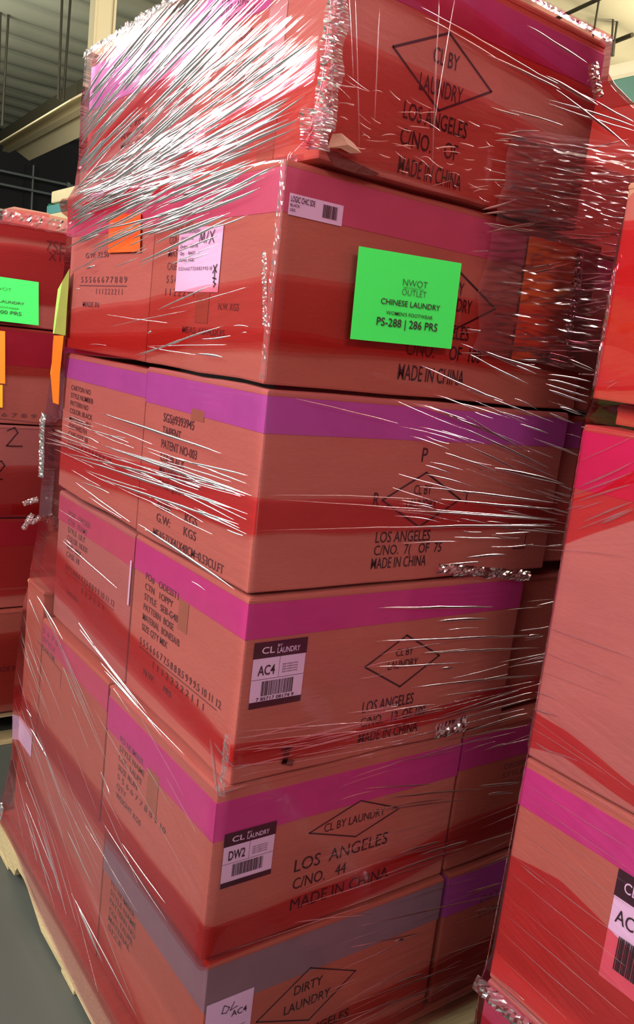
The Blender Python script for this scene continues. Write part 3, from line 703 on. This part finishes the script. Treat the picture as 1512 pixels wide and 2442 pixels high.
def PR(px, py):
    p = at(px, py, 1, -.015); y = sheet_y(p.z); p = at(px, py, 1, y); return p
nL = Vector((-1, 0, 0)); nR = Vector((0, -1, 0))
bmL = bmesh.new(); bmR = bmesh.new()
random.seed(21)
def seg(bm, fn, nr, L, k_=.00075):
    for (x0, y0_, x1_, y1_, wpx) in L:
        w = wpx * k_
        fold_mesh(bm, fn(x0, y0_), fn(x1_, y1_), w, w * .42, nr, random.uniform(-.002, .002), 12)
# left face, main streaks
seg(bmL, PL, nL, [
 (330, 627, 552, 518, 8), (215, 600, 375, 528, 7), (232, 585, 380, 520, 5), (192, 505, 380, 440, 8), (220, 508, 420, 428, 8), (250, 545, 440, 500, 6), (400, 660, 510, 590, 0.1),
 (375, 740, 507, 680, 4), (400, 738, 595, 683, 2), (330, 850, 535, 776, 5), (318, 850, 430, 815, 3), (480, 808, 552, 800, 4), (350, 825, 540, 822, 2), (470, 845, 533, 852, 6), (350, 826, 470, 846, 2), (205, 640, 226, 632, 7), (350, 795, 362, 790, 5), (180, 687, 190, 688, 3),
 (250, 750, 405, 770, 2), (213, 822, 255, 824, 2), (260, 780, 450, 740, 2), (555, 778, 594, 779, 2), (575, 795, 590, 794, 2),
 (240, 985, 530, 1082, 8), (250, 1064, 600, 1182, 7), (330, 1085, 600, 1182, 4), (150, 1080, 480, 1160, 6), (240, 1060, 430, 1120, 4), (175, 1090, 560, 1215, 7), (300, 1125, 590, 1225, 4), (235, 1140, 570, 1250, 7), (195, 1150, 260, 1175, 5), (380, 1150, 560, 1240, 4), (440, 1170, 590, 1240, 3), (330, 1110, 550, 1165, 3), (260, 1085, 480, 1165, 3),
 (150, 1050, 320, 1100, 3), (180, 1150, 310, 1245, 4), (210, 1185, 290, 1235, 3), (170, 1120, 240, 1160, 3), (540, 1262, 580, 1277, 4), (420, 1200, 590, 1275, 3),
 (330, 1250, 560, 1405, 8), (345, 1262, 520, 1378, 4), (150, 1290, 280, 1403, 4), (150, 1285, 170, 1300, 3), (455, 1385, 490, 1408, 3), (140, 1215, 200, 1250, 2),
 (88, 1420, 150, 1525, 6), (95, 1425, 215, 1720, 4), (105, 1450, 235, 1740, 3), (120, 1480, 250, 1800, 3), (188, 1485, 225, 1540, 5), (190, 1500, 330, 1680, 5), (225, 1540, 350, 1700, 5), (240, 1580, 390, 1760, 4), (250, 1600, 330, 1690, 7), (285, 1640, 440, 1800, 3), (150, 1590, 190, 1690, 6), (160, 1600, 262, 1830, 3),
 (72, 1735, 115, 1812, 6), (240, 1840, 262, 1895, 6), (62, 1690, 75, 1710, 4), (240, 1900, 330, 2110, 3), (160, 1980, 225, 2120, 6), (90, 1950, 150, 2150, 6), (60, 1910, 140, 2110, 4), (50, 1920, 130, 2130, 3), (185, 2160, 245, 2295, 8), (170, 2130, 330, 2430, 5), (215, 2120, 320, 2400, 3), (60, 1860, 100, 1960, 4), (290, 2010, 395, 2155, 4), (245, 1960, 400, 2200, 3), (200, 1960, 330, 2180, 2), (225, 1690, 480, 2150, 2), (330, 1700, 440, 1900, 2),
 (150, 1900, 240, 2080, 2), (180, 1900, 300, 2140, 3), (270, 1640, 310, 1700, 2), (70, 1430, 95, 1490, 4), (395, 1850, 470, 1990, 2), (350, 1830, 410, 1930, 2), (240, 1870, 300, 1990, 2)])
# dense glare fields, left face top (field: z, y ranges in the face and slope of the gathers)
def field(bm, face, n, u0, u1, z0, z1, slope, ds, len0, len1, w0, w1, dens=None, h=.42):
    for _ in range(n):
        u = random.uniform(u0, u1); z = random.uniform(z0, z1)
        if dens and random.random() > dens(u, z): continue
        L = random.uniform(len0, len1) ; s = slope(u, z) + random.uniform(-ds, ds)
        w = random.uniform(w0, w1)
        if face == 'L':
            a = Vector((0, u + L / 2, z - s * L / 2)); b = Vector((0, u - L / 2, z + s * L / 2))
            for q in (a, b): q.y = max(.01, min(lerp_tab(YR, q.z) - .012, q.y)); q.z = min(q.z, 2.25)
            a.x = sheet_x(a.z); b.x = sheet_x(b.z); nr = nL
        else:
            a = Vector((u - L / 2, 0, z - s * L / 2)); b = Vector((u + L / 2, 0, z + s * L / 2))
            for q in (a, b): q.x = max(.0, min(lerp_tab(XR, q.z) - .012, q.x)); q.z = min(q.z, 2.25)
            a.y = sheet_y(a.z); b.y = sheet_y(b.z); nr = nR
        if (a - b).length < .01: continue
        fold_mesh(bm, a, b, w, w * h, nr, random.uniform(-.003, .003), 8)
field(bmL, 'L', 90, .40, 1.0, 1.93, 2.22, lambda u, z: .28, .03, .08, .40, .0015, .009, lambda u, z: 1 if (u - .2) > (2.2 - z) * .0 else 0)
field(bmL, 'L', 45, .08, .45, 1.95, 2.10, lambda u, z: .20, .06, .06, .25, .002, .006)
field(bmL, 'L', 150, .12, .89, 1.85, 1.965, lambda u, z: .13, .05, .06, .30, .002, .008)
field(bmL, 'L', 60, .15, .88, 1.79, 1.87, lambda u, z: .14, .04, .08, .30, .002, .006)
field(bmL, 'L', 14, .15, .85, 1.70, 1.79, lambda u, z: .17, .03, .05, .22, .001, .003)
field(bmL, 'L', 50, .05, .95, 1.27, 1.39, lambda u, z: .02, .05, .10, .35, .0015, .004)
field(bmL, 'L', 40, .55, 1.1, .20, .75, lambda u, z: -.45, .06, .10, .35, .001, .003)
# right face
seg(bmR, PR, nR, [(787, -10, 796, 330, 2), (832, -10, 842, 190, 2), (846, -10, 856, 360, 2), (905, 20, 893, 300, 2), (1047, 0, 1030, 420, 3), (1085, -10, 1035, 300, 2), (640, 940, 600, 1400, 1.5),
 (1000, 15, 1330, 205, 3), (1010, 40, 1200, 150, 3), (1256, 60, 1400, 150, 4), (1160, 130, 1340, 215, 4), (1270, 170, 1420, 240, 5), (1300, 180, 1425, 250, 7), (1320, 210, 1500, 350, 5), (1420, 240, 1510, 290, 4),
 (1300, 235, 1512, 300, 4), (1300, 245, 1512, 312, 3), (1170, 255, 1240, 275, 3), (1210, 262, 1345, 300, 3), (1240, 400, 1500, 330, 3), (1150, 500, 1250, 470, 4), (1150, 510, 1300, 500, 5), (1160, 555, 1330, 520, 5),
 (640, 1190, 1330, 1238, 2), (900, 1212, 1330, 1240, 4), (640, 1180, 1000, 1190, 2), (620, 1265, 1330, 1250, 2), (950, 1258, 1320, 1255, 5), (1100, 985, 1270, 1085, 3), (1100, 1020, 1310, 1117, 4), (1110, 1060, 1250, 1130, 3), (1180, 1115, 1345, 1155, 8), (1060, 1080, 1200, 1130, 3), (1000, 1160, 1330, 1200, 4), (1050, 1190, 1335, 1215, 4), (950, 1130, 1130, 1180, 2), (980, 960, 1250, 1060, 2), (1100, 820, 1280, 892, 3), (1110, 840, 1260, 915, 3), (1130, 830, 1290, 880, 4), (1305, 893, 1410, 910, 3), (1305, 905, 1405, 930, 3), (1300, 915, 1405, 945, 3), (1310, 930, 1400, 960, 4), (1350, 855, 1420, 885, 8), (1335, 970, 1385, 990, 5), (1310, 985, 1370, 1010, 3), (1100, 925, 1200, 955, 3), (1000, 870, 1180, 950, 3), (700, 950, 950, 1010, 2),
 (1050, 1350, 1150, 1340, 5), (1110, 1330, 1210, 1322, 5), (1180, 1273, 1270, 1268, 3), (900, 1450, 1180, 1447, 5), (1040, 1482, 1165, 1476, 6), (890, 1530, 1290, 1515, 4), (1250, 1520, 1290, 1515, 6), (1000, 1560, 1285, 1545, 4), (880, 1590, 1110, 1580, 3), (1050, 1595, 1080, 1592, 4), (980, 1640, 1280, 1610, 4), (1050, 1660, 1275, 1625, 3),
 (1030, 1720, 1270, 1650, 5), (1030, 1735, 1270, 1665, 4), (1100, 1750, 1260, 1700, 5), (1045, 1710, 1240, 1645, 4), (950, 1765, 1250, 1690, 3), (500, 1760, 520, 1895, 5), (505, 1890, 535, 1830, 4), (515, 1895, 590, 1870, 4), (510, 1770, 560, 1830, 3), (530, 1765, 545, 1840, 2), (560, 1745, 900, 1720, 2), (570, 1770, 900, 1740, 2), (560, 1790, 760, 1775, 2),
 (1140, 1875, 1240, 1865, 6), (900, 1905, 1160, 1880, 4), (1160, 1895, 1225, 1890, 5), (860, 1940, 1120, 1905, 3), (950, 2035, 1050, 2005, 7), (1000, 2040, 1115, 2005, 7), (900, 2090, 1110, 2020, 6), (700, 2165, 1110, 2030, 3), (1110, 2130, 1195, 2105, 4), (850, 2210, 1200, 2130, 3), (1130, 2175, 1200, 2162, 4), (830, 2260, 1000, 2225, 4), (940, 2245, 965, 2240, 6), (940, 2345, 1015, 2320, 6), (990, 2340, 1060, 2310, 5), (820, 2400, 1100, 2300, 3), (1000, 2300, 1185, 2235, 3), (700, 2200, 890, 2180, 3), (540, 2270, 900, 2150, 2), (900, 1930, 1060, 1905, 3), (870, 1880, 1030, 1870, 3), (780, 2440, 1120, 2330, 3)], .0011)
field(bmR, 'R', 120, .44, .95, 1.86, 2.03, lambda u, z: .14 + (z - 1.95) * .8, .10, .03, .16, .0015, .006)
field(bmR, 'R', 90, .44, .95, 1.62, 1.84, lambda u, z: .12 + (z - 1.72) * 1.2, .14, .03, .16, .0012, .005)
field(bmR, 'R', 60, .06, .44, 1.90, 2.02, lambda u, z: 0, .4, .01, .05, .0008, .0025)
field(bmR, 'R', 70, .35, .85, 1.25, 1.55, lambda u, z: -.2 + max(0, 1.36 - z) * 1.6, .05, .05, .2, .001, .0028)
field(bmR, 'R', 90, .30, .9, .15, 1.15, lambda u, z: .02, .07, .05, .3, .001, .003)
field(bmR, 'R', 30, .0, .5, .86, .95, lambda u, z: .0, .05, .05, .3, .001, .003)
for v_ in bmL.verts: pass
from_bm('film_folds', bmL, 'fold', wrap); from_bm('film_folds', bmR, 'fold', wrap)

def pucker(name, u0, u1, z0, z1, nu, nz, amp, fu, fz, sl, seed):
    """slack film bunched into many small creases on the right face"""
    bm = bmesh.new(); g = []
    for i in range(nu + 1):
        row = []
        for j in range(nz + 1):
            a = i / nu; b = j / nz; u = u0 + (u1 - u0) * a; z = z0 + (z1 - z0) * b
            u += .03 * (noise.noise(Vector((z * 14, seed, 0)))) * (1 - a)
            z2 = z + (u - u0) * sl(z)
            e = min(1, 6 * a, 6 * (1 - a), 5 * b, 5 * (1 - b))
            n = noise.noise(Vector((u * fu, z * fz, seed))); n2 = noise.noise(Vector((u * fu * 2.7, z * fz * 2.1, seed + 4)))
            d = amp * e * (1 - abs(n) * 1.8 + .5 * n2)
            row.append(bm.verts.new((u, sheet_y(z2) - .001 - max(0, d), z2)))
        g.append(row)
    for i in range(nu):
        for j in range(nz):
            f = bm.faces.new((g[i][j], g[i + 1][j], g[i + 1][j + 1], g[i][j + 1])); f.smooth = True
    return from_bm(name, bm, 'pucker', wrap, label='crinkled slack film')
M['pucker'] = film_mat('crinkled_slack_film', (.99, .90, .96), .2, gain=1.2, base=.05, bumps=(), milk=.02)
pucker('slack_film', .44, 1.08, 1.87, 2.03, 170, 110, .007, 9, 110, lambda z: .10 + (z - 1.95) * .5, 3)
pucker('slack_film', .44, 1.10, 1.64, 1.86, 150, 110, .006, 11, 80, lambda z: .05 + (z - 1.75) * .9, 8)

# crumpled gathers along the near corner, at the seams and along the top rim
def crumple(bm0, pts, wid, nrm, n, amp, seed):
    """a band of crushed film along a polyline, its own mesh under the film"""
    bm = bmesh.new()
    pts = [Vector(p) for p in pts]; seglen = [0]
    for a, b in zip(pts, pts[1:]): seglen.append(seglen[-1] + (b - a).length)
    T = seglen[-1]; rows = []; m_ = 7
    for i in range(n + 1):
        s = T * i / n
        for k in range(len(pts) - 1):
            if s <= seglen[k + 1] + 1e-9: break
        c = pts[k].lerp(pts[k + 1], (s - seglen[k]) / (seglen[k + 1] - seglen[k])); d = (pts[k + 1] - pts[k]).normalized(); side = nrm.cross(d).normalized()
        row = []
        for j in range(m_):
            a = j / (m_ - 1) * 2 - 1
            q = Vector((i * .9, j * 1.1, seed))
            row.append(bm.verts.new(c + side * (a * wid / 2 * (1 + .4 * noise.noise(Vector((s * 30, a, seed))))) + nrm * (amp * (.6 + noise.noise(q)) * (1.15 - a * a) + .001) + side * (amp * .4 * noise.noise(q * 1.7))))
        rows.append(row)
    for i in range(n):
        for j in range(m_ - 1): bm.faces.new((rows[i][j], rows[i][j + 1], rows[i + 1][j + 1], rows[i + 1][j]))
    from_bm(CN[0], bm, CN[1], CN[2])
CN = ['crumpled_gather', 'crumple', wrap]
bm = bmesh.new()
crumple(bm, [(.040, -.034, z) for z in (1.93, 2.0, 2.1, 2.25)], .035, Vector((-.6, -.8, 0)), 130, .007, 1)
crumple(bm, [(.030, -.028, z) for z in (1.90, 1.96)], .05, Vector((-.7, -.7, 0)), 30, .006, 2)
crumple(bm, [(-.012, -.016, z) for z in (1.55, 1.63, 1.72, 1.88)], .010, Vector((-.7, -.7, 0)), 60, .0016, 3)
crumple(bm, [(-.010, -.018, z) for z in (.835, .95)], .012, Vector((-.7, -.7, 0)), 26, .002, 4)
crumple(bm, [PR(1040, 1355) + Vector((0, -.002, 0)), PR(1260, 1372) + Vector((0, -.002, 0))], .022, nR, 40, .006, 7)
crumple(bm, [PR(1035, 1745), PR(1110, 1725)], .035, nR, 20, .006, 8)
crumple(bm, [PR(1380, 600), PR(1372, 700), PR(1345, 820)], .03, nR, 40, .004, 10)
crumple(bm, [PR(1412, 150), PR(1425, 235)], .03, nR, 20, .006, 11)
crumple(bm, [(sheet_x(z) - .002, lerp_tab(YR, z) - .006, z) for z in (1.20, 1.26, 1.33, 1.37)], .04, nL, 50, .006, 12)
crumple(bm, [(sheet_x(z) - .002, lerp_tab(YR, z) - .03, z) for z in (.11, .14, .19)], .03, nL, 26, .005, 13)
crumple(bm, [PL(632, 600), PL(634, 780)], .012, nL, 40, .004, 14)
crumple(bm, [(x6 - .006, y, 1.897) for y in (.02, .2, .5, .8)], .02, Vector((-.8, 0, .6)), 90, .004, 15)
# torn rim of film standing on the top edge
M['rim'] = film_mat('loose_rim_film', (.80, .76, .62), .25, gain=1.2, base=.12, bumps=(), milk=.55)
CN = ['loose_rim', 'rim', wrap]
crumple(bm, [(x6 - .008, 1.0, 2.236), (x6 - .004, .68, 2.246), (x6 - .004, .30, 2.243), (x6, .0, 2.24)], .03, Vector((-.7, 0, .7)), 170, .010, 16)
crumple(bm, [(x6, y6 - .006, 2.236), (.3, y6 - .006, 2.244), (.67, y6 - .006, 2.238)], .02, Vector((0, -.7, .7)), 90, .006, 17)
CN = ['loose_tail', 'crumple', wrap]
# loose curls of film at the far left
bm = bmesh.new()
for (a, b, c_) in (((78, 1225), (62, 1250), (55, 1262)), ((90, 1190), (80, 1192), (54, 1202)), ((95, 1232), (80, 1245), (60, 1240))):
    q = [at(*t, 1, 1.03) for t in (a, b, c_)]; crumple(None, q, .014, Vector((0, -1, 0)), 16, .008, a[0])
# folded green and orange slips at the far left edge of the stack (outside the cartons)
yf = .985
def edge_slip(nm, pxs, m, lab):
    P = [at(px, py, 0, sheet_x(at(px, py, 0, 0).z) + .002) for px, py in pxs]
    o = empty(nm, P[0], label=lab, category='paper'); bm = bmesh.new(); n = len(P) // 2
    vs = [bm.verts.new(local(o, p) + Vector((.0, 0, 0))) for p in P]
    for i in range(n - 1): bm.faces.new((vs[2 * i], vs[2 * i + 1], vs[2 * i + 3], vs[2 * i + 2]))
    return from_bm('paper', bm, m, o)
edge_slip('folded_slip', [(160, 650), (166, 640), (138, 690), (163, 690), (133, 730), (160, 730), (126, 795), (156, 800)], 'lime', 'yellow-green paper slip folded around the far left edge of the middle stack')
edge_slip('folded_slip', [(128, 800), (152, 800), (124, 860), (146, 860), (120, 890), (143, 890), (126, 960), (140, 965)], 'yellow', 'orange paper slip below the folded yellow-green slip')

# ------------------------------------------------------------------ right foreground stack (x from .55)
RX0, RY1 = .555, -.205
G2 = [(.145, .395, 'card2', 'pink', 'bottom kraft carton of the right foreground stack with a ledge of film'),
      (.40, .885, 'card', 'magenta', 'kraft carton with magenta tape and a large label on the right foreground stack'),
      (.89, 1.53, 'card2', 'magenta', 'tall pale kraft carton in the middle of the right foreground stack'),
      (1.534, 1.572, 'card3', None, 'added recessed filler behind the shadow slot of the right foreground stack'),  # no real carton: added filler, set back so the slot stays shaded
      (1.576, 1.95, 'card', None, 'kraft carton set back above the dark gap of the right foreground stack'),
      (1.955, 2.10, 'card3', None, 'flat recessed kraft carton near the top of the right foreground stack'),
      (2.105, 2.42, 'card', None, 'topmost kraft carton of the right foreground stack')]
RB = []
for k, (z0, z1, m, tp, lab) in enumerate(G2):
    ins = (.0, .0, .0, .06, .022, .05, .0)[k]; iy = (0, 0, 0, -.02, .010, -.03, .018)[k]
    o = carton((RX0 + ins, -1.02, z0), (1.50, RY1 + iy, z1), lab, m, tp, ((.10, .02) if k == 1 else (.115, .01)))
    RB.append(o)
pallet(RX0 + .02, 1.48, -1.02, RY1 - .02, 'wooden pallet under the right foreground stack', notch=((.12, .32), (.48, .68)))
# big label on its left face
o = RB[1]; u0, u1, z0, z1 = -.56, -.436, .575, .785
bm = bmesh.new(); put_rect(bm, o, 'L', RX0, u0, u1, z0, z1, .0016); LL = from_bm('shipping_label', bm, 'white', o, label='large white label with dark header')
bm = bmesh.new(); put_rect(bm, o, 'L', RX0, u0, u1 + .001, z1 - .05, z1 + .001, .0022); from_bm('header_band', bm, 'wine', LL)
bm = bmesh.new(); put_text(bm, 'CL', o, 'L', RX0, u1 - .016, z1 - .034, .026, .020, off=.003); put_text(bm, 'LAUNDRY', o, 'L', RX0, u1 - .05, z1 - .036, .06, .016, off=.003); from_bm('brand_lettering', bm, 'white', LL)
bm = bmesh.new(); put_text(bm, 'AC4', o, 'L', RX0, u1 - .010, z1 - .095, .052, .026, off=.003)
for k in range(26): put_rect(bm, o, 'L', RX0, u1 - .024 - k * .0035, u1 - .026 - k * .0035 - .0006 * (k % 3), z0 + .03, z0 + .095, .003)
from_bm('label_lettering', bm, 'ink', LL)
RXL = [(.1, RX0 - .006), (.36, RX0 - .016), (.40, RX0 - .018), (.45, RX0 - .004), (1.50, RX0 - .004), (1.545, RX0 - .002), (1.58, RX0 + .018), (1.93, RX0 + .018), (1.97, RX0 + .045), (2.08, RX0 + .045), (2.11, RX0 - .004), (2.45, RX0 - .004)]
RYR = [(.1, RY1 + .0), (.36, RY1 + .010), (.40, RY1 + .012), (.45, RY1 + .002), (1.50, RY1 + .002), (1.56, RY1 + .006), (1.60, RY1 + .012), (1.93, RY1 + .012), (1.97, RY1 - .028), (2.08, RY1 - .028), (2.11, RY1 + .02), (2.45, RY1 + .02)]
RXR = [(.1, 1.515), (2.4, 1.515)]; RYL = [(.1, -1.04), (2.4, -1.04)]
RSL = [(.1, -.25), (.6, -.3), (.9, -.2), (1.05, -.2), (1.2, .05), (1.3, .35), (1.45, .3), (1.7, .3), (2.3, .3)]
wr = empty('stretch_wrap', (1.0, -.6, 0), label='red stretch film around the right foreground stack', category='stretch film')
wr.location = (0, 0, 0)
wrap_sheet('film_sheet', wr, 'film', RXL, RYL, RXR, RYR, .02, 2.44, RSL, RSL, lambda f, x, y, z: .35 if f == 'L' else .2, nz=130, seed=5)
def rband(bot, top, m, seed):
    # tables over s = -y (from the far edge .2 to nearer the camera)
    def e(tab, sd):
        def fn(f, x, y):
            return lerp_tab(tab, -y) + .006 * noise.noise(Vector((y * 7, sd, seed)))
        return fn
    return wrap_sheet('film_overlap', wr, m, RXL, RYL, RXR, RYR, min(v for _, v in bot), max(v for _, v in top), RSL, RSL, lambda f, x, y, z: .6, nz=14, seed=seed, amp=.0003, zlo=e(bot, 1), zhi=e(top, 2), off=-.0018)
def zl(px, py): return at(px, py, 0, RX0).z
def tab(*pp):
    r = []
    for (px, py) in pp:
        q = at(px, py, 0, RX0 - .008); r.append((-q.y, q.z))
    return sorted(r) + [(1.05, r[-1][1])]
rband(tab((1330, 1300), (1400, 1275), (1512, 1238)), tab((1345, 1190), (1420, 1170), (1512, 1120)), 'bandhard', 21)
rband(tab((1365, 1190), (1512, 1150)), tab((1420, 920), (1512, 915)), 'band', 22)
rband(tab((1425, 930), (1512, 925)), tab((1500, 520), (1512, 500)), 'bandhard', 23)
rband(tab((1440, 820), (1512, 850)), tab((1500, 540), (1512, 530)), 'band', 28)
rband(tab((1250, 1780), (1330, 1800), (1512, 1930)), tab((1265, 1690), (1340, 1740), (1512, 1880)), 'bandhard', 24)
rband(tab((1185, 2330), (1400, 2520)), tab((1215, 2040), (1330, 2100), (1512, 2280)), 'bandhard', 25)
rband(tab((1500, 150), (1512, 170)), tab((1512, -200), (1512, -220)), 'bandhard', 26)
rband([(.15, .02), (1, .02)], [(.15, .33), (1, .25)], 'band', 27)
def PX(px, py):
    p = at(px, py, 0, RX0 - .008); return at(px, py, 0, lerp_tab(RXL, p.z) - .0012)
bm = bmesh.new()
seg(bm, PX, nL, [(1380, 1160, 1512, 1100, 5), (1360, 1180, 1512, 1125, 4), (1380, 1195, 1505, 1155, 5), (1375, 1215, 1440, 1195, 3), (1390, 1245, 1512, 1195, 5), (1430, 1250, 1512, 1215, 7), (1370, 1265, 1512, 1210, 3), (1380, 1100, 1512, 1040, 2), (1350, 1215, 1395, 1205, 3), (1440, 915, 1470, 905, 2), (1445, 928, 1475, 910, 3), (1385, 1018, 1400, 1016, 4),
  (1305, 1495, 1510, 1570, 4), (1295, 1555, 1490, 1630, 3), (1285, 1600, 1460, 1665, 2), (1275, 1650, 1330, 1670, 4), (1270, 1690, 1335, 1708, 5), (1275, 1770, 1320, 1795, 6), (1290, 1785, 1380, 1815, 4), (1260, 1730, 1450, 1850, 3), (1250, 1800, 1512, 1960, 3), (1245, 1865, 1512, 2030, 3), (1240, 1890, 1512, 2080, 2), (1232, 1930, 1500, 2110, 2), (1228, 1975, 1512, 2170, 3),
  (1222, 2040, 1512, 2260, 3), (1215, 2080, 1500, 2310, 3), (1210, 2140, 1480, 2360, 2), (1205, 2180, 1500, 2430, 3), (1195, 2220, 1420, 2420, 3), (1190, 2280, 1350, 2430, 2), (1185, 2345, 1290, 2442, 6), (1180, 2330, 1250, 2385, 5), (1300, 1310, 1512, 1330, 2), (1240, 2060, 1300, 2110, 4), (1250, 1700, 1512, 1890, 2)])
from_bm('film_folds', bm, 'fold', wr)
CN = ['crumpled_gather', 'crumple', wr]
crumple(bm, [Vector((lerp_tab(RXL, z) + .004, lerp_tab(RYR, z) - .004, z)) for z in (.15, .39, .42, .9, 1.2, 1.5)], .006, Vector((-.8, .6, 0)), 200, .0012, 30)
crumple(bm, [Vector((lerp_tab(RXL, z) + .004, lerp_tab(RYR, z) - .004, z)) for z in (1.60, 1.8, 2.05)], .012, Vector((-.9, .3, 0)), 80, .0025, 31)
crumple(bm, [Vector((RX0 - .02, y, .385)) for y in (-.19, -.4, -.7, -1.0)], .03, Vector((-.9, 0, .4)), 90, .006, 32)

# ------------------------------------------------------------------ far stack at the left (front face at y = 1.87)
FX0, FY0 = -.30, 1.885
seams = [.145, .55, .89, 1.23, 1.57, 1.915]
labs = ['lowest kraft carton of the far left stack beside the floor', 'kraft carton with a deep red band, second from below on the far left stack',
        'kraft carton with a handwritten 2 on the far left stack', 'kraft carton with rose tape behind the orange slips of the far left stack', 'topmost kraft carton of the far left stack behind the green lettered sheet']
FB = []
for k in range(5):
    ins = 0 if k else -.02
    o = carton((FX0, FY0 + ins, seams[k] + .003), (.85, 2.55, seams[k + 1] - .003), labs[k], ('card3', 'card', 'card2', 'card', 'card')[k], (None, 'pink', None, 'pink', None)[k], (.13, .01) if k == 3 else (.10, .01))
    FB.append(o)
pallet(FX0, .9, 1.88, 3.0, 'dark wooden pallet under the far left stack')
def fp(px, py): q = at(px, py, 1, FY0); return q.x, q.z
q = fp(30, 1050); bm = bmesh.new(); strokes(bm, FB[2], 'R', FY0, q[0] - .02, q[1] - .02, .06, [[(0, .9), (.4, 1.1), (.6, .8), (0, 0), (.9, 0)], [(-1, 1), (-.9, .6), (-.6, 1.1)]], .004)
strokes(bm, FB[2], 'R', FY0, q[0] - .06, q[1] - .14, .06, [[(0, .9), (.4, 1.1), (.6, .8), (0, 0), (.5, 0)]], .004)
from_bm('handwriting', bm, 'ink', FB[2])
ink(FB[3], 'R', FY0, [('t', '5 6 7 8 9 10 11', fp(-20, 992)[0], fp(-20, 992)[1], .26, .014), ('l', [fp(-20, 996), fp(105, 1010)], .002)], 'faint')
ink(FB[4], 'R', FY0, [('t', '7SEC', fp(110, 590)[0], fp(110, 590)[1] - .01, .10, .035), ('t', 'XTU', fp(115, 620)[0], fp(115, 620)[1], .08, .03)], 'faint')
ink(FB[0], 'R', FY0 - .02, [('t', 'MADE IN CHINA 42', fp(-20, 1600)[0], fp(-20, 1600)[1], .2, .02)], 'faint')
wf = empty('stretch_wrap', (0, 0, 0), label='red stretch film around the far left stack', category='stretch film')
FXL = [(.1, FX0 - .01), (2, FX0 - .01)]; FYL = [(.1, FY0 - .035), (.55, FY0 - .03), (.62, FY0 - .012), (1.9, FY0 - .012), (1.95, FY0 - .01)]
FXR = [(.1, .87), (2, .87)]; FYR = [(.1, 3.0), (2, 3.0)]; FS = [(0, .05), (2, .05)]
wrap_sheet('film_sheet', wf, 'film', FXL, FYL, FXR, FYR, .15, 1.945, FS, FS, lambda f, x, y, z: .35, nz=60, seed=9, nu=40)
for i, (z0, z1, m) in enumerate(((1.65, 1.83, 'bandhard'), (1.40, 1.56, 'band'), (.60, .93, 'bandhard'), (.9, 1.07, 'band'), (.18, .45, 'band'), (1.86, 1.94, 'bandhard'))):
    wrap_sheet('film_overlap', wf, m, [(0, FX0 - .008)], [(z, v + .002) for z, v in FYL], [(0, .868)], [(0, 2.998)], z0, z1, FS, FS, lambda f, x, y, z: .4, nz=6, seed=i, nu=40,
               zlo=(lambda zz: lambda f, x, y: zz + .03 * x)(z0), zhi=(lambda zz: lambda f, x, y: zz + .04 * x + .01 * math.sin(x * 9))(z1))
CN = ['crumpled_gather', 'crumple', wf]; crumple(None, [(x, FY0 - .014, 1.925) for x in (-.3, .1, .4, .8)], .045, nR, 120, .007, 40)
GS2 = [('NWOT', .43, .30, .24, .075, -.012), ('CHINESE LAUNDRY', .24, .575, .585, .065, .006), ("WOMEN'S FOOTWEAR", .28, .695, .48, .04, .004), ('PS-285 | 300 PRS', .17, .825, .62, .085, .006)]
sw = .28
a = at(92, 673, 1, FY0 - .018); b = at(92, 776, 1, FY0 - .018)
sheet('paper_sign', [(a.x - sw, FY0 - .018, a.z + .0), a, b, (b.x - sw, FY0 - .018, b.z + .0)], 'green', 'neon green lettered sheet on the far left stack', 'sign', (0, -.001, 0), GS2)
a = at(12, 790, 1, FY0 - .018); b = at(12, 915, 1, FY0 - .018)
sheet('orange_sheet', [(a.x - .12, FY0 - .018, a.z), a, b, (b.x - .12, FY0 - .018, b.z)], 'orange', 'orange sheet below the green sheet of the far left stack', 'paper', (0, -.001, 0))
a = at(6, 918, 1, FY0 - .018); b = at(6, 972, 1, FY0 - .018)
sheet('orange_slip', [(a.x - .10, FY0 - .018, a.z), a, b, (b.x - .10, FY0 - .018, b.z)], 'yellow', 'small yellow-orange slip below the orange sheet of the far left stack', 'paper', (0, -.001, 0))
# low carton behind the far stack's top
q = at(75, 520, 1, 3.4)
bm = bmesh.new(); add_box(bm, (q.x - .09, 3.4, 1.6), (q.x + .09, 3.6, q.z + .04), .005)
o = from_bm('cardboard_box', bm, 'card2', label='small carton peeping over the top of the far left stack', category='box')
q = at(60, 520, 1, 3.35)
